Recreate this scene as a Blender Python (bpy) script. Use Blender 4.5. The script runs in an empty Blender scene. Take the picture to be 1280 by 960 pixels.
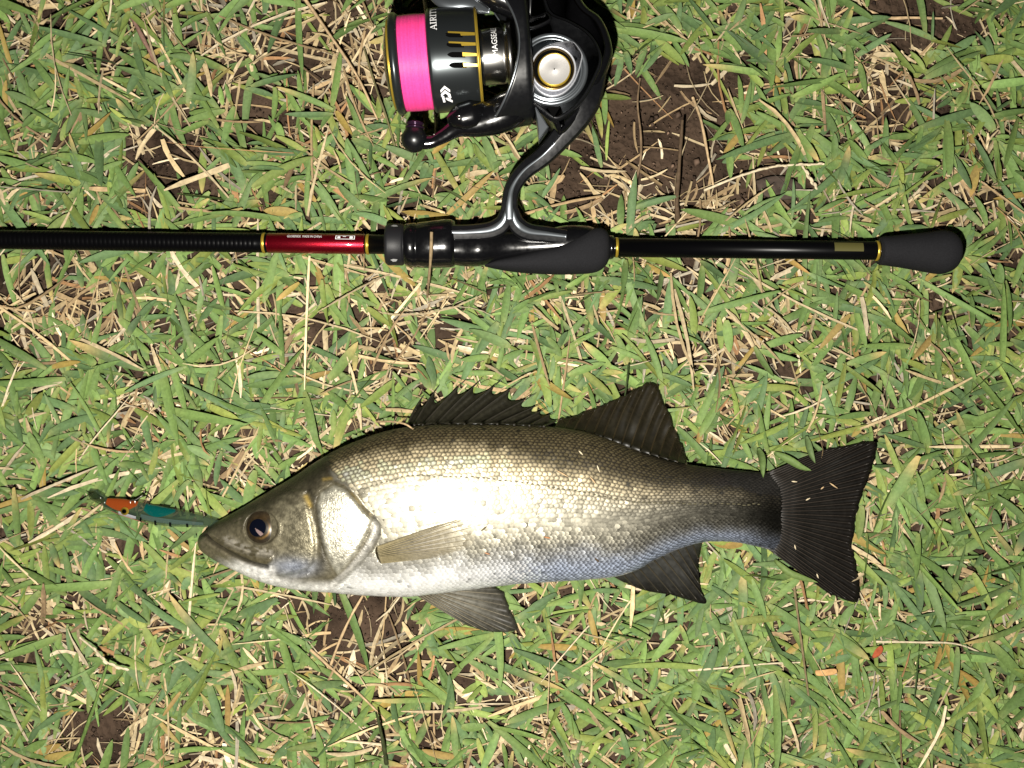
import bpy, math, random
import numpy as np

rng = np.random.default_rng(7)
random.seed(7)

# ------------------------------------------------------------------ camera, light, exposure
scn = bpy.context.scene
H = 0.52                      # camera height above the soil (m)
S = 0.5 / 1280.0              # metres per photo pixel on the soil plane
cam = bpy.data.cameras.new('camera')
cam.sensor_width = 36.0
cam.lens = 36.0 * H / 0.5
cam.clip_start = 0.01
cam.clip_end = 200.0
cam_o = bpy.data.objects.new('camera', cam)
cam_o.location = (0, 0, H)
scn.collection.objects.link(cam_o)
scn.camera = cam_o

world = bpy.data.worlds.new('World')
scn.world = world
world.use_nodes = True
wn = world.node_tree
bg = wn.nodes['Background']
sky = wn.nodes.new('ShaderNodeTexSky')
sky.sky_type = 'NISHITA'
sky.sun_disc = False
sky.sun_elevation = math.radians(3)
sky.sun_rotation = math.radians(200)
wn.links.new(sky.outputs[0], bg.inputs[0])
bg.inputs[1].default_value = 0.006          # night: the sky gives next to nothing

# the photograph was taken at night with a flash lamp held beside the lens
FLASH_PX = (575, 628)
FLASH_Z = 0.49
fl = bpy.data.lights.new('flash_lamp', 'POINT')
fl.energy = 23.5
fl.shadow_soft_size = 0.004
fl.color = (1.0, 0.955, 0.87)
fl_o = bpy.data.objects.new('flash_lamp', fl)
fl_o.location = ((FLASH_PX[0] - 640) * S, (480 - FLASH_PX[1]) * S, FLASH_Z)
scn.collection.objects.link(fl_o)

scn.view_settings.view_transform = 'Standard'
scn.view_settings.look = 'None'
scn.view_settings.exposure = 0.0
scn.view_settings.gamma = 1.0
scn.cycles.max_bounces = 6
scn.cycles.transparent_max_bounces = 8

# ------------------------------------------------------------------ helpers
COL = scn.collection

def P(px, py, z):
    k = S * (H - z) / H
    return np.array([(px - 640) * k, (480 - py) * k, z])

def Pa(px, py, z):
    px = np.asarray(px, float); py = np.asarray(py, float); z = np.asarray(z, float)
    k = S * (H - z) / H
    return np.stack([(px - 640) * k, (480 - py) * k, z * np.ones_like(px)], -1)

def proj(V):
    k = H / (H - V[..., 2]) / S
    return 640 + V[..., 0] * k, 480 - V[..., 1] * k

def smooth(e0, e1, x):
    t = np.clip((x - e0) / (e1 - e0), 0, 1)
    return t * t * (3 - 2 * t)

def catmull(pts, n):
    p = np.array(pts, float)
    d = np.r_[0, np.cumsum(np.linalg.norm(np.diff(p, axis=0), axis=1))]
    p = np.vstack([2 * p[0] - p[1], p, 2 * p[-1] - p[-2]])
    out = []
    for s in np.linspace(0, d[-1], n):
        i = min(max(np.searchsorted(d, s, 'right') - 1, 0), len(d) - 2)
        t = (s - d[i]) / max(d[i + 1] - d[i], 1e-9)
        a, b, c, e = p[i], p[i + 1], p[i + 2], p[i + 3]
        out.append(0.5 * ((2 * b) + (c - a) * t + (2 * a - 5 * b + 4 * c - e) * t * t + (3 * b - a - 3 * c + e) * t ** 3))
    return np.array(out)

def polydist(px, py, line):
    """distance in px to a polyline (arrays)"""
    L = np.array(line, float)
    best = np.full(px.shape, 1e9)
    for a, b in zip(L[:-1], L[1:]):
        ab = b - a
        t = np.clip(((px - a[0]) * ab[0] + (py - a[1]) * ab[1]) / max(ab @ ab, 1e-9), 0, 1)
        best = np.minimum(best, np.hypot(px - a[0] - t * ab[0], py - a[1] - t * ab[1]))
    return best

def inpoly(px, py, poly):
    L = np.array(poly, float)
    ins = np.zeros(px.shape, bool)
    j = len(L) - 1
    for i in range(len(L)):
        xi, yi = L[i]; xj, yj = L[j]
        if yi != yj:
            c = ((yi > py) != (yj > py)) & (px < (xj - xi) * (py - yi) / (yj - yi) + xi)
            ins ^= c
        j = i
    return ins

def sdist(px, py, poly):
    """signed distance, negative inside"""
    d = polydist(px, py, list(poly) + [poly[0]])
    return np.where(inpoly(px, py, poly), -d, d)

def vnoise(x, y, seed, scale):
    """cheap smooth value noise"""
    r = np.random.default_rng(seed)
    T = r.random((256, 256))
    X = np.asarray(x) / scale; Y = np.asarray(y) / scale
    xi = np.floor(X).astype(int); yi = np.floor(Y).astype(int)
    fx = X - xi; fy = Y - yi
    fx = fx * fx * (3 - 2 * fx); fy = fy * fy * (3 - 2 * fy)
    g = lambda a, b: T[(xi + a) % 256, (yi + b) % 256]
    return (g(0, 0) * (1 - fx) + g(1, 0) * fx) * (1 - fy) + (g(0, 1) * (1 - fx) + g(1, 1) * fx) * fy

ORIG = {}
def root_origin(o):
    while o.parent is not None:
        o = o.parent
    return np.array(o.location)

def mesh_obj(name, verts, faces, mat, parent=None, colors=None, smooth_shade=True, origin=None):
    """verts in world space; ONE mesh object. faces: list of tuples or an int array (n,k)"""
    verts = np.asarray(verts, float).reshape(-1, 3)
    org = np.zeros(3)
    if parent is not None:
        org = root_origin(parent)
    elif origin is not None:
        org = np.array(origin, float)
    me = bpy.data.meshes.new(name)
    v = verts - org
    if isinstance(faces, np.ndarray):
        n, k = faces.shape
        me.vertices.add(len(v)); me.vertices.foreach_set('co', v.astype(np.float32).ravel())
        me.loops.add(n * k); me.loops.foreach_set('vertex_index', faces.astype(np.int32).ravel())
        me.polygons.add(n)
        me.polygons.foreach_set('loop_start', np.arange(0, n * k, k, dtype=np.int32))
        me.polygons.foreach_set('loop_total', np.full(n, k, np.int32))
        me.update(calc_edges=True)
        me.validate()
    else:
        me.from_pydata([tuple(p) for p in v], [], [tuple(f) for f in faces])
    if smooth_shade:
        me.polygons.foreach_set('use_smooth', np.ones(len(me.polygons), bool))
    if colors is not None:
        c = np.asarray(colors, np.float32)
        if c.shape[1] == 3:
            c = np.c_[c, np.ones(len(c), np.float32)]
        at = me.color_attributes.new('Col', 'FLOAT_COLOR', 'POINT')
        at.data.foreach_set('color', c.ravel())
    me.materials.append(mat)
    o = bpy.data.objects.new(name, me)
    COL.objects.link(o)
    if parent is not None:
        o.parent = parent
    else:
        o.location = org
    return o

def thing(name, label, cat, loc, group=None):
    o = bpy.data.objects.new(name, None)
    o.empty_display_size = 0.02
    o.location = tuple(float(c) for c in loc)
    COL.objects.link(o)
    o['label'] = label; o['category'] = cat
    if group: o['group'] = group
    return o

def tag(o, label, cat, group=None):
    o['label'] = label; o['category'] = cat
    if group: o['group'] = group

def join(parts):
    V, F, n = [], [], 0
    for v, f in parts:
        v = np.asarray(v, float).reshape(-1, 3)
        V.append(v); F += [tuple(i + n for i in q) for q in f]; n += len(v)
    return np.vstack(V), F

def grid_faces(nu, nv, wrap_v=False):
    i, j = np.meshgrid(np.arange(nu - 1), np.arange(nv if wrap_v else nv - 1), indexing='ij')
    j2 = (j + 1) % nv
    f = np.stack([i * nv + j, (i + 1) * nv + j, (i + 1) * nv + j2, i * nv + j2], -1).reshape(-1, 4)
    return [tuple(int(a) for a in q) for q in f]

def tube(pts, radii, n=10, flat=1.0, caps=True, up=(0, 0, 1)):
    """sweep along world points; flat scales the vertical radius"""
    p = np.asarray(pts, float); r = np.broadcast_to(np.asarray(radii, float), (len(p),))
    t = np.gradient(p, axis=0); t /= np.linalg.norm(t, axis=1)[:, None]
    U = np.tile(np.array(up, float), (len(p), 1))
    side = np.cross(t, U); ln = np.linalg.norm(side, axis=1)
    bad = ln < 1e-3
    if bad.any():
        side[bad] = np.cross(t[bad], (1, 0.2, 0)); ln = np.linalg.norm(side, axis=1)
    side /= ln[:, None]
    upv = np.cross(side, t)
    a = np.linspace(0, 2 * math.pi, n, endpoint=False)
    V = p[:, None] + r[:, None, None] * (np.cos(a)[None, :, None] * side[:, None] + flat * np.sin(a)[None, :, None] * upv[:, None])
    F = grid_faces(len(p), n, True)
    V = V.reshape(-1, 3)
    if caps:
        F.append(tuple(range(n - 1, -1, -1))); m = (len(p) - 1) * n
        F.append(tuple(m + i for i in range(n)))
    return V, F

def lathe(prof, O, d, n_, u, k, seg=64, close=True):
    """prof: [(axial, radius)] in px * k -> world; axis d, radial plane (n_, u)"""
    a = np.linspace(0, 2 * math.pi, seg, endpoint=False)
    pr = np.array(prof, float) * k
    V = (O + pr[:, 0, None, None] * d + pr[:, 1, None, None] * (np.cos(a)[None, :, None] * n_ + np.sin(a)[None, :, None] * u))
    F = grid_faces(len(pr), seg, True)
    if close:
        F.append(tuple(range(seg - 1, -1, -1))); m = (len(pr) - 1) * seg
        F.append(tuple(m + i for i in range(seg)))
    return V.reshape(-1, 3), F

def slab(outline, z0, z1, bev=0.0006, steps=3, hole=None, zref=None):
    """extruded px outline with rounded upper edge; outline mapped at height zref"""
    zr = z1 if zref is None else zref
    o = np.array(outline, float)
    area = 0.5 * np.sum(o[:, 0] * np.roll(o[:, 1], -1) - np.roll(o[:, 0], -1) * o[:, 1])
    if area > 0: o = o[::-1]
    W = Pa(o[:, 0], o[:, 1], np.full(len(o), zr))
    tn = np.roll(W, -1, 0) - np.roll(W, 1, 0); tn /= np.linalg.norm(tn, axis=1)[:, None]
    nor = np.stack([tn[:, 1], -tn[:, 0], 0 * tn[:, 0]], -1)
    rings = []
    W0 = W.copy(); W0[:, 2] = z0; rings.append(W0)
    for i in range(steps + 1):
        a = i / steps * math.pi / 2
        R = W - nor * bev * (1 - math.cos(a)); R[:, 2] = z1 - bev + bev * math.sin(a); rings.append(R)
    n = len(o)
    F = grid_faces(len(rings), n, True)
    F.append(tuple(range(n - 1, -1, -1))); m = (len(rings) - 1) * n
    F.append(tuple(m + i for i in range(n)))
    return np.vstack(rings), F

# ------------------------------------------------------------------ materials
def mat(name, color=(0.5, 0.5, 0.5), rough=0.5, metal=0.0, attr=False, spec=0.5, bump=0.0, bscale=400.0,
        coat=0.0, metal_alpha=False, var=0.0, vscale=200.0, detail=4.0, trans=0.0, alpha=1.0, rough_var=0.0, ior=1.45):
    m = bpy.data.materials.new(name); m.use_nodes = True
    nt = m.node_tree; b = nt.nodes['Principled BSDF']
    b.inputs['Roughness'].default_value = rough
    b.inputs['Metallic'].default_value = metal
    b.inputs['Specular IOR Level'].default_value = spec
    b.inputs['IOR'].default_value = ior
    b.inputs['Coat Weight'].default_value = coat
    b.inputs['Coat Roughness'].default_value = 0.06
    b.inputs['Transmission Weight'].default_value = trans
    b.inputs['Alpha'].default_value = alpha
    b.inputs['Base Color'].default_value = (*color, 1)
    tc = nt.nodes.new('ShaderNodeTexCoord')
    src = None
    if attr:
        at = nt.nodes.new('ShaderNodeAttribute'); at.attribute_name = 'Col'
        src = at.outputs['Color']
        if metal_alpha:
            nt.links.new(at.outputs['Alpha'], b.inputs['Metallic'])
    if var > 0:
        nz = nt.nodes.new('ShaderNodeTexNoise'); nz.inputs['Scale'].default_value = vscale; nz.inputs['Detail'].default_value = detail
        nt.links.new(tc.outputs['Object'], nz.inputs['Vector'])
        mr = nt.nodes.new('ShaderNodeMapRange'); mr.inputs[1].default_value = 0.3; mr.inputs[2].default_value = 0.7
        mr.inputs[3].default_value = 1 - var; mr.inputs[4].default_value = 1 + var
        nt.links.new(nz.outputs['Fac'], mr.inputs[0])
        mx = nt.nodes.new('ShaderNodeVectorMath'); mx.operation = 'SCALE'
        if src is None:
            mx.inputs[0].default_value = color
        else:
            nt.links.new(src, mx.inputs[0])
        nt.links.new(mr.outputs[0], mx.inputs['Scale'])
        src = mx.outputs[0]
    if src is not None:
        nt.links.new(src, b.inputs['Base Color'])
    if rough_var > 0:
        n2 = nt.nodes.new('ShaderNodeTexNoise'); n2.inputs['Scale'].default_value = vscale * 1.7
        nt.links.new(tc.outputs['Object'], n2.inputs['Vector'])
        m2 = nt.nodes.new('ShaderNodeMapRange'); m2.inputs[1].default_value = 0.3; m2.inputs[2].default_value = 0.7
        m2.inputs[3].default_value = max(0.03, rough - rough_var); m2.inputs[4].default_value = min(1, rough + rough_var)
        nt.links.new(n2.outputs['Fac'], m2.inputs[0]); nt.links.new(m2.outputs[0], b.inputs['Roughness'])
    if bump > 0:
        n3 = nt.nodes.new('ShaderNodeTexNoise'); n3.inputs['Scale'].default_value = bscale; n3.inputs['Detail'].default_value = 5
        nt.links.new(tc.outputs['Object'], n3.inputs['Vector'])
        bp = nt.nodes.new('ShaderNodeBump'); bp.inputs['Strength'].default_value = 1.0; bp.inputs['Distance'].default_value = bump
        nt.links.new(n3.outputs['Fac'], bp.inputs['Height']); nt.links.new(bp.outputs[0], b.inputs['Normal'])
    return m

M = {}
M['blade'] = mat('grass_blade', attr=True, rough=0.62, spec=0.25, var=0.16, vscale=600, bump=0.00015, bscale=900)
M['straw'] = mat('dead_grass', attr=True, rough=0.75, spec=0.15, var=0.22, vscale=500)
M['fish'] = mat('fish_skin', attr=True, metal_alpha=True, rough=0.40, spec=0.5, bump=0.00028, bscale=1100, var=0.25, vscale=800, rough_var=0.1)
M['scale'] = mat('fish_scale', attr=True, metal_alpha=True, rough=0.46, spec=0.5, rough_var=0.08, vscale=900)
M['fin'] = mat('fin_membrane', attr=True, rough=0.33, spec=0.4, var=0.3, vscale=500, bump=0.0002, bscale=900)
M['fin_clear'] = mat('fin_clear', attr=True, rough=0.4, spec=0.35, var=0.3, vscale=500)
_n = M['fin_clear'].node_tree
_n.links.new([q for q in _n.nodes if q.type == 'ATTRIBUTE'][0].outputs['Alpha'], _n.nodes['Principled BSDF'].inputs['Alpha'])
M['ray'] = mat('fin_ray', attr=True, rough=0.38, spec=0.45, var=0.2, vscale=900)
M['iris'] = mat('fish_iris', attr=True, metal_alpha=True, rough=0.3, spec=0.5, coat=0.6, var=0.3, vscale=900)
M['pupil'] = mat('fish_pupil', attr=True, rough=0.06, spec=0.6)
M['gloss'] = mat('gloss_black', (0.003, 0.003, 0.0035), rough=0.2, spec=0.5, coat=0.3, rough_var=0.05, vscale=300)
M['satin'] = mat('satin_black', (0.004, 0.0042, 0.005), rough=0.33, spec=0.5, rough_var=0.05, vscale=300)
M['matte'] = mat('matte_black', (0.009, 0.009, 0.0105), rough=0.5, spec=0.35, bump=0.00004, bscale=3000)
M['eva'] = mat('foam_black', (0.0115, 0.0115, 0.013), rough=0.85, spec=0.12, bump=0.00012, bscale=2500, var=0.25, vscale=2200)
M['blank'] = mat('rod_blank', (0.0015, 0.0015, 0.0018), rough=0.3, spec=0.12)
M['red'] = mat('red_foil', (0.21, 0.003, 0.012), rough=0.33, metal=0.85, spec=0.5, coat=0.5, bump=0.00006, bscale=2600, var=0.35, vscale=2500)
M['gold'] = mat('gold_trim', (0.42, 0.29, 0.035), rough=0.33, metal=0.6)
M['olive'] = mat('olive_decal', (0.07, 0.065, 0.02), rough=0.4, spec=0.4)
M['pink'] = mat('pink_line', attr=True, rough=0.45, spec=0.35, var=0.12, vscale=1500)
M['spool'] = mat('spool_dark', (0.05, 0.057, 0.06), rough=0.28, metal=0.8, spec=0.5)
M['steel'] = mat('steel', (0.36, 0.355, 0.34), rough=0.25, metal=1.0)
M['silver'] = mat('silver_plate', (0.50, 0.51, 0.55), rough=0.42, metal=0.55, var=0.12, vscale=1500, rough_var=0.06)
M['gunmetal'] = mat('gunmetal', (0.20, 0.22, 0.24), rough=0.30, metal=0.85)
M['bronze'] = mat('bronze_well', (0.16, 0.11, 0.045), rough=0.25, metal=1.0)
M['purple'] = mat('purple_roller', (0.03, 0.012, 0.03), rough=0.2, metal=0.6)
M['white'] = mat('white_print', (0.75, 0.75, 0.75), rough=0.5)
M['grey'] = mat('grey_print', (0.3, 0.3, 0.3), rough=0.5)
M['dark'] = mat('black_cavity', (0.002, 0.002, 0.002), rough=0.9, spec=0.03)
M['wire'] = mat('hook_wire', (0.12, 0.11, 0.10), rough=0.25, metal=1.0)
M['bark'] = mat('bark', (0.05, 0.035, 0.026), rough=0.9, var=0.4, vscale=300, bump=0.0006, bscale=350)

# brushed disc: fine circular ridges and radial streaks
def brushed():
    m = mat('brushed_disc', (0.62, 0.60, 0.58), rough=0.38, metal=0.6)
    nt = m.node_tree; b = nt.nodes['Principled BSDF']
    tc = nt.nodes.new('ShaderNodeTexCoord')
    g = nt.nodes.new('ShaderNodeTexWave'); g.wave_type = 'RINGS'; g.rings_direction = 'Z'
    g.inputs['Scale'].default_value = 900; g.inputs['Distortion'].default_value = 1.0
    nt.links.new(tc.outputs['Object'], g.inputs['Vector'])
    bp = nt.nodes.new('ShaderNodeBump'); bp.inputs['Strength'].default_value = 0.5; bp.inputs['Distance'].default_value = 0.0001
    nt.links.new(g.outputs['Fac'], bp.inputs['Height']); nt.links.new(bp.outputs[0], b.inputs['Normal'])
    return m
M['brushed'] = brushed()

def clear_plastic(name, tint, alpha):
    return mat(name, tint, rough=0.12, spec=0.6, alpha=alpha, coat=0.5)
M['clear'] = clear_plastic('clear_plastic', (0.035, 0.055, 0.035), 0.42)
M['teal'] = clear_plastic('teal_plastic', (0.0, 0.06, 0.055), 0.8)
M['orange'] = clear_plastic('orange_plastic', (0.20, 0.038, 0.007), 0.85)
M['bluefoil'] = clear_plastic('blue_foil', (0.10, 0.16, 0.16), 0.7)
M['pinkfoil'] = mat('pink_foil', (0.75, 0.25, 0.22), rough=0.35, metal=0.3)

def soil():
    m = mat('soil', (0.1, 0.07, 0.05), rough=0.95, spec=0.12)
    nt = m.node_tree; b = nt.nodes['Principled BSDF']; tc = nt.nodes.new('ShaderNodeTexCoord')
    n1 = nt.nodes.new('ShaderNodeTexNoise'); n1.inputs['Scale'].default_value = 45; n1.inputs['Detail'].default_value = 8; n1.inputs['Roughness'].default_value = 0.65
    cr = nt.nodes.new('ShaderNodeValToRGB')
    cr.color_ramp.elements[0].position = 0.3; cr.color_ramp.elements[0].color = (0.014, 0.009, 0.006, 1)
    cr.color_ramp.elements[1].position = 0.72; cr.color_ramp.elements[1].color = (0.085, 0.056, 0.038, 1)
    n2 = nt.nodes.new('ShaderNodeTexNoise'); n2.inputs['Scale'].default_value = 420; n2.inputs['Detail'].default_value = 6
    vo = nt.nodes.new('ShaderNodeTexVoronoi'); vo.inputs['Scale'].default_value = 320
    for n in (n1, n2, vo): nt.links.new(tc.outputs['Object'], n.inputs['Vector'])
    nt.links.new(n1.outputs['Fac'], cr.inputs[0]); nt.links.new(cr.outputs[0], b.inputs['Base Color'])
    ad = nt.nodes.new('ShaderNodeMath'); ad.operation = 'ADD'
    nt.links.new(n2.outputs['Fac'], ad.inputs[0]); nt.links.new(vo.outputs['Distance'], ad.inputs[1])
    bp = nt.nodes.new('ShaderNodeBump'); bp.inputs['Strength'].default_value = 1.0; bp.inputs['Distance'].default_value = 0.0016
    nt.links.new(ad.outputs[0], bp.inputs['Height']); nt.links.new(bp.outputs[0], b.inputs['Normal'])
    return m
M['soil'] = soil()

# ------------------------------------------------------------------ ground
def build_ground():
    ax = np.r_[-12, -5, -2.2, -1.2, np.linspace(-0.75, 0.75, 331), 1.2, 2.2, 5, 12]
    ay = np.r_[-12, -5, -2.2, -1.1, np.linspace(-0.6, 0.6, 265), 1.1, 2.2, 5, 12]
    X, Y = np.meshgrid(ax, ay, indexing='ij')
    Z = (vnoise(X, Y, 1, 0.06) - 0.5) * 0.004 + (vnoise(X, Y, 2, 0.018) - 0.5) * 0.002 + (vnoise(X, Y, 3, 0.007) - 0.5) * 0.0012 - 0.001
    V = np.stack([X, Y, Z], -1).reshape(-1, 3)
    F = np.array(grid_faces(len(ax), len(ay)))
    o = mesh_obj('ground', V, F, M['soil'])
    o['kind'] = 'structure'
    o['label'] = 'dark brown bare soil showing between the grass blades'
    return o
build_ground()

# ------------------------------------------------------------------ fish
TOP = [(247, 677), (249, 671), (254, 667), (259, 662), (267, 655), (282, 646), (300, 636), (325, 621), (345, 609), (370, 594), (395, 577), (420, 563),
       (450, 550), (480, 540), (510, 534), (550, 531), (600, 531), (650, 532), (700, 535), (740, 542), (780, 556), (815, 570), (850, 579),
       (890, 585), (930, 589), (965, 592), (988, 590)]
BOT = [(247, 677), (249, 684), (256, 691), (275, 703), (300, 715), (325, 726), (350, 733), (375, 737), (410, 740), (430, 741.5), (470, 744), (510, 745),
       (540, 742), (580, 737), (640, 730), (700, 726), (740, 723.5), (770, 720), (795, 712), (820, 698), (850, 685), (880, 677), (910, 676.5),
       (935, 680), (965, 688), (988, 699)]
def curve_y(pts, x):
    c = catmull(pts, 500)
    return np.interp(x, np.maximum.accumulate(c[:, 0]), c[:, 1])
TX = [247, 250, 256, 270, 300, 330, 380, 440, 520, 600, 700, 800, 870, 925, 955, 975, 988]
TT = [0.6, 2.2, 3.8, 6.5, 10.5, 14.0, 18.4, 20.9, 21.0, 19.0, 15.6, 12.0, 9.2, 6.6, 4.0, 1.6, 0.2]
ZX = [247, 300, 400, 560, 700, 850, 986]
ZZ = [14.5, 19, 25, 26.5, 22, 16.5, 12.2]
def fT(x): return np.interp(x, TX, TT) * 1e-3
def fZ(x): return np.interp(x, ZX, ZZ) * 1e-3
xs_f = 247 + 740 * (np.linspace(0, 1, 430) ** 1.12)
T_s = np.convolve(np.pad(fT(xs_f), 8, 'edge'), np.hanning(17) / np.hanning(17).sum(), 'valid')
T_s[:8] = fT(xs_f)[:8]
Z_s = np.convolve(np.pad(fZ(xs_f), 20, 'edge'), np.hanning(41) / np.hanning(41).sum(), 'valid')
def fTs(x): return np.interp(x, xs_f, T_s)
def fZs(x): return np.interp(x, xs_f, Z_s)
yt_s, yb_s = curve_y(TOP, xs_f), curve_y(BOT, xs_f)

GILL = [(418, 600), (432, 606), (446, 622), (456, 636), (468, 648), (475, 656), (474, 668), (466, 684), (456, 698), (442, 714), (428, 728), (410, 742)]
OPERC = [(402, 616), (418, 607), (432, 612), (444, 624), (453, 637), (466, 646), (462, 658), (456, 672), (444, 694), (423, 718), (415, 706), (408, 690), (402, 672), (399, 650), (397, 632)]
CHEEK = [(383, 618), (389, 637), (394, 658), (397, 680), (395, 702), (387, 712), (371, 719), (350, 722)]
MAXI = [(259, 665), (268, 671), (280, 677), (296, 685), (314, 691), (330, 693), (342, 694), (342, 700), (334, 706), (320, 703), (305, 697), (286, 687), (267, 675)]
MOUTH = [(250, 671), (258, 668), (267, 676), (286, 688), (305, 698), (320, 704), (334, 707)]
LATLINE = [(452, 613), (470, 606), (487, 601), (512, 594.5), (550, 595.5), (600, 597.5), (665, 605), (718, 613), (793, 627), (893, 630), (955, 630)]
EYE = (328, 659); EYE_R = 20.5
HEADPOLY = [(230, 560), (400, 560), (412, 590)] + GILL + [(405, 760), (230, 760)]

def hprof(w):
    return np.clip(1 - np.abs(w) ** 2.5, 0, 1) ** 0.55

def surf(x, v, side=1):
    """base body surface; x px along the mid-plane, v in -1..1 dorsal to ventral"""
    yt = np.interp(x, xs_f, yt_s); yb = np.interp(x, xs_f, yb_s)
    th = v * math.pi / 2
    w = np.sin(th)
    h = hprof(w)
    py = (yt + yb) / 2 + w * (yb - yt) / 2
    zc = fZs(x)
    Q = Pa(x, py, zc)
    Q[..., 2] = zc + side * fTs(x) * h * (1.0 if side > 0 else 0.86)
    return Q

def body_relief(px, py, z):
    """small sculpted relief of the head (metres, outward)"""
    d = np.zeros(px.shape)
    # gill cover edge: body behind the gill opening steps down
    g = sdist(px, py, HEADPOLY)
    d += 0.0013 * (1 - smooth(-5, 2, g)) - 0.0009 * np.exp(-((g - 3.0) / 3.5) ** 2)
    op = sdist(px, py, OPERC)
    d += 0.0006 * (1 - smooth(-4, 1.5, op)) - 0.0004 * np.exp(-((op - 2.2) / 2.2) ** 2)
    ck = polydist(px, py, CHEEK)
    inside = (px < np.interp(py, [p[1] for p in CHEEK[:6]], [p[0] for p in CHEEK[:6]])) & (py > 612) & (py < 722)
    d += np.where(inside, 0.0007 * smooth(0, 5, ck), 0) - 0.0007 * np.exp(-((ck - 1) / 3.0) ** 2)
    mx = sdist(px, py, MAXI)
    d += 0.0012 * (1 - smooth(-2.5, 0.8, mx)) - 0.0007 * np.exp(-((mx - 1.8) / 1.6) ** 2)
    mo = polydist(px, py, MOUTH)
    d -= 0.0022 * np.exp(-(mo / 1.9) ** 2)
    d += 0.0006 * np.exp(-((mo - 6) / 3) ** 2) * (py > np.interp(px, [250, 267, 286, 305, 320, 334], [671, 676, 688, 698, 704, 707])) * (px < 340)
    e = np.hypot(px - EYE[0], py - EYE[1])
    d += 0.0007 * np.exp(-((e - EYE_R - 2.0) / 3.0) ** 2) - 0.0026 * (1 - smooth(EYE_R - 1.5, EYE_R + 1.0, e))
    # folds beside the eye and forehead
    d += 0.0004 * np.exp(-((e - EYE_R - 9) / 3.5) ** 2) * (px < EYE[0] + 6)
    # nostrils
    for nx, ny in ((296, 651), (303, 648)):
        d -= 0.0009 * np.exp(-(np.hypot(px - nx, py - ny) / 1.6) ** 2)
    # pectoral base hollow
    d -= 0.0010 * np.exp(-(np.hypot((px - 478) / 1.0, (py - 690) / 1.8) / 8) ** 2)
    d -= 0.0008 * np.exp(-(polydist(px, py, [(440, 615), (452, 630), (466, 644)]) / 3) ** 2)
    return d

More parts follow.
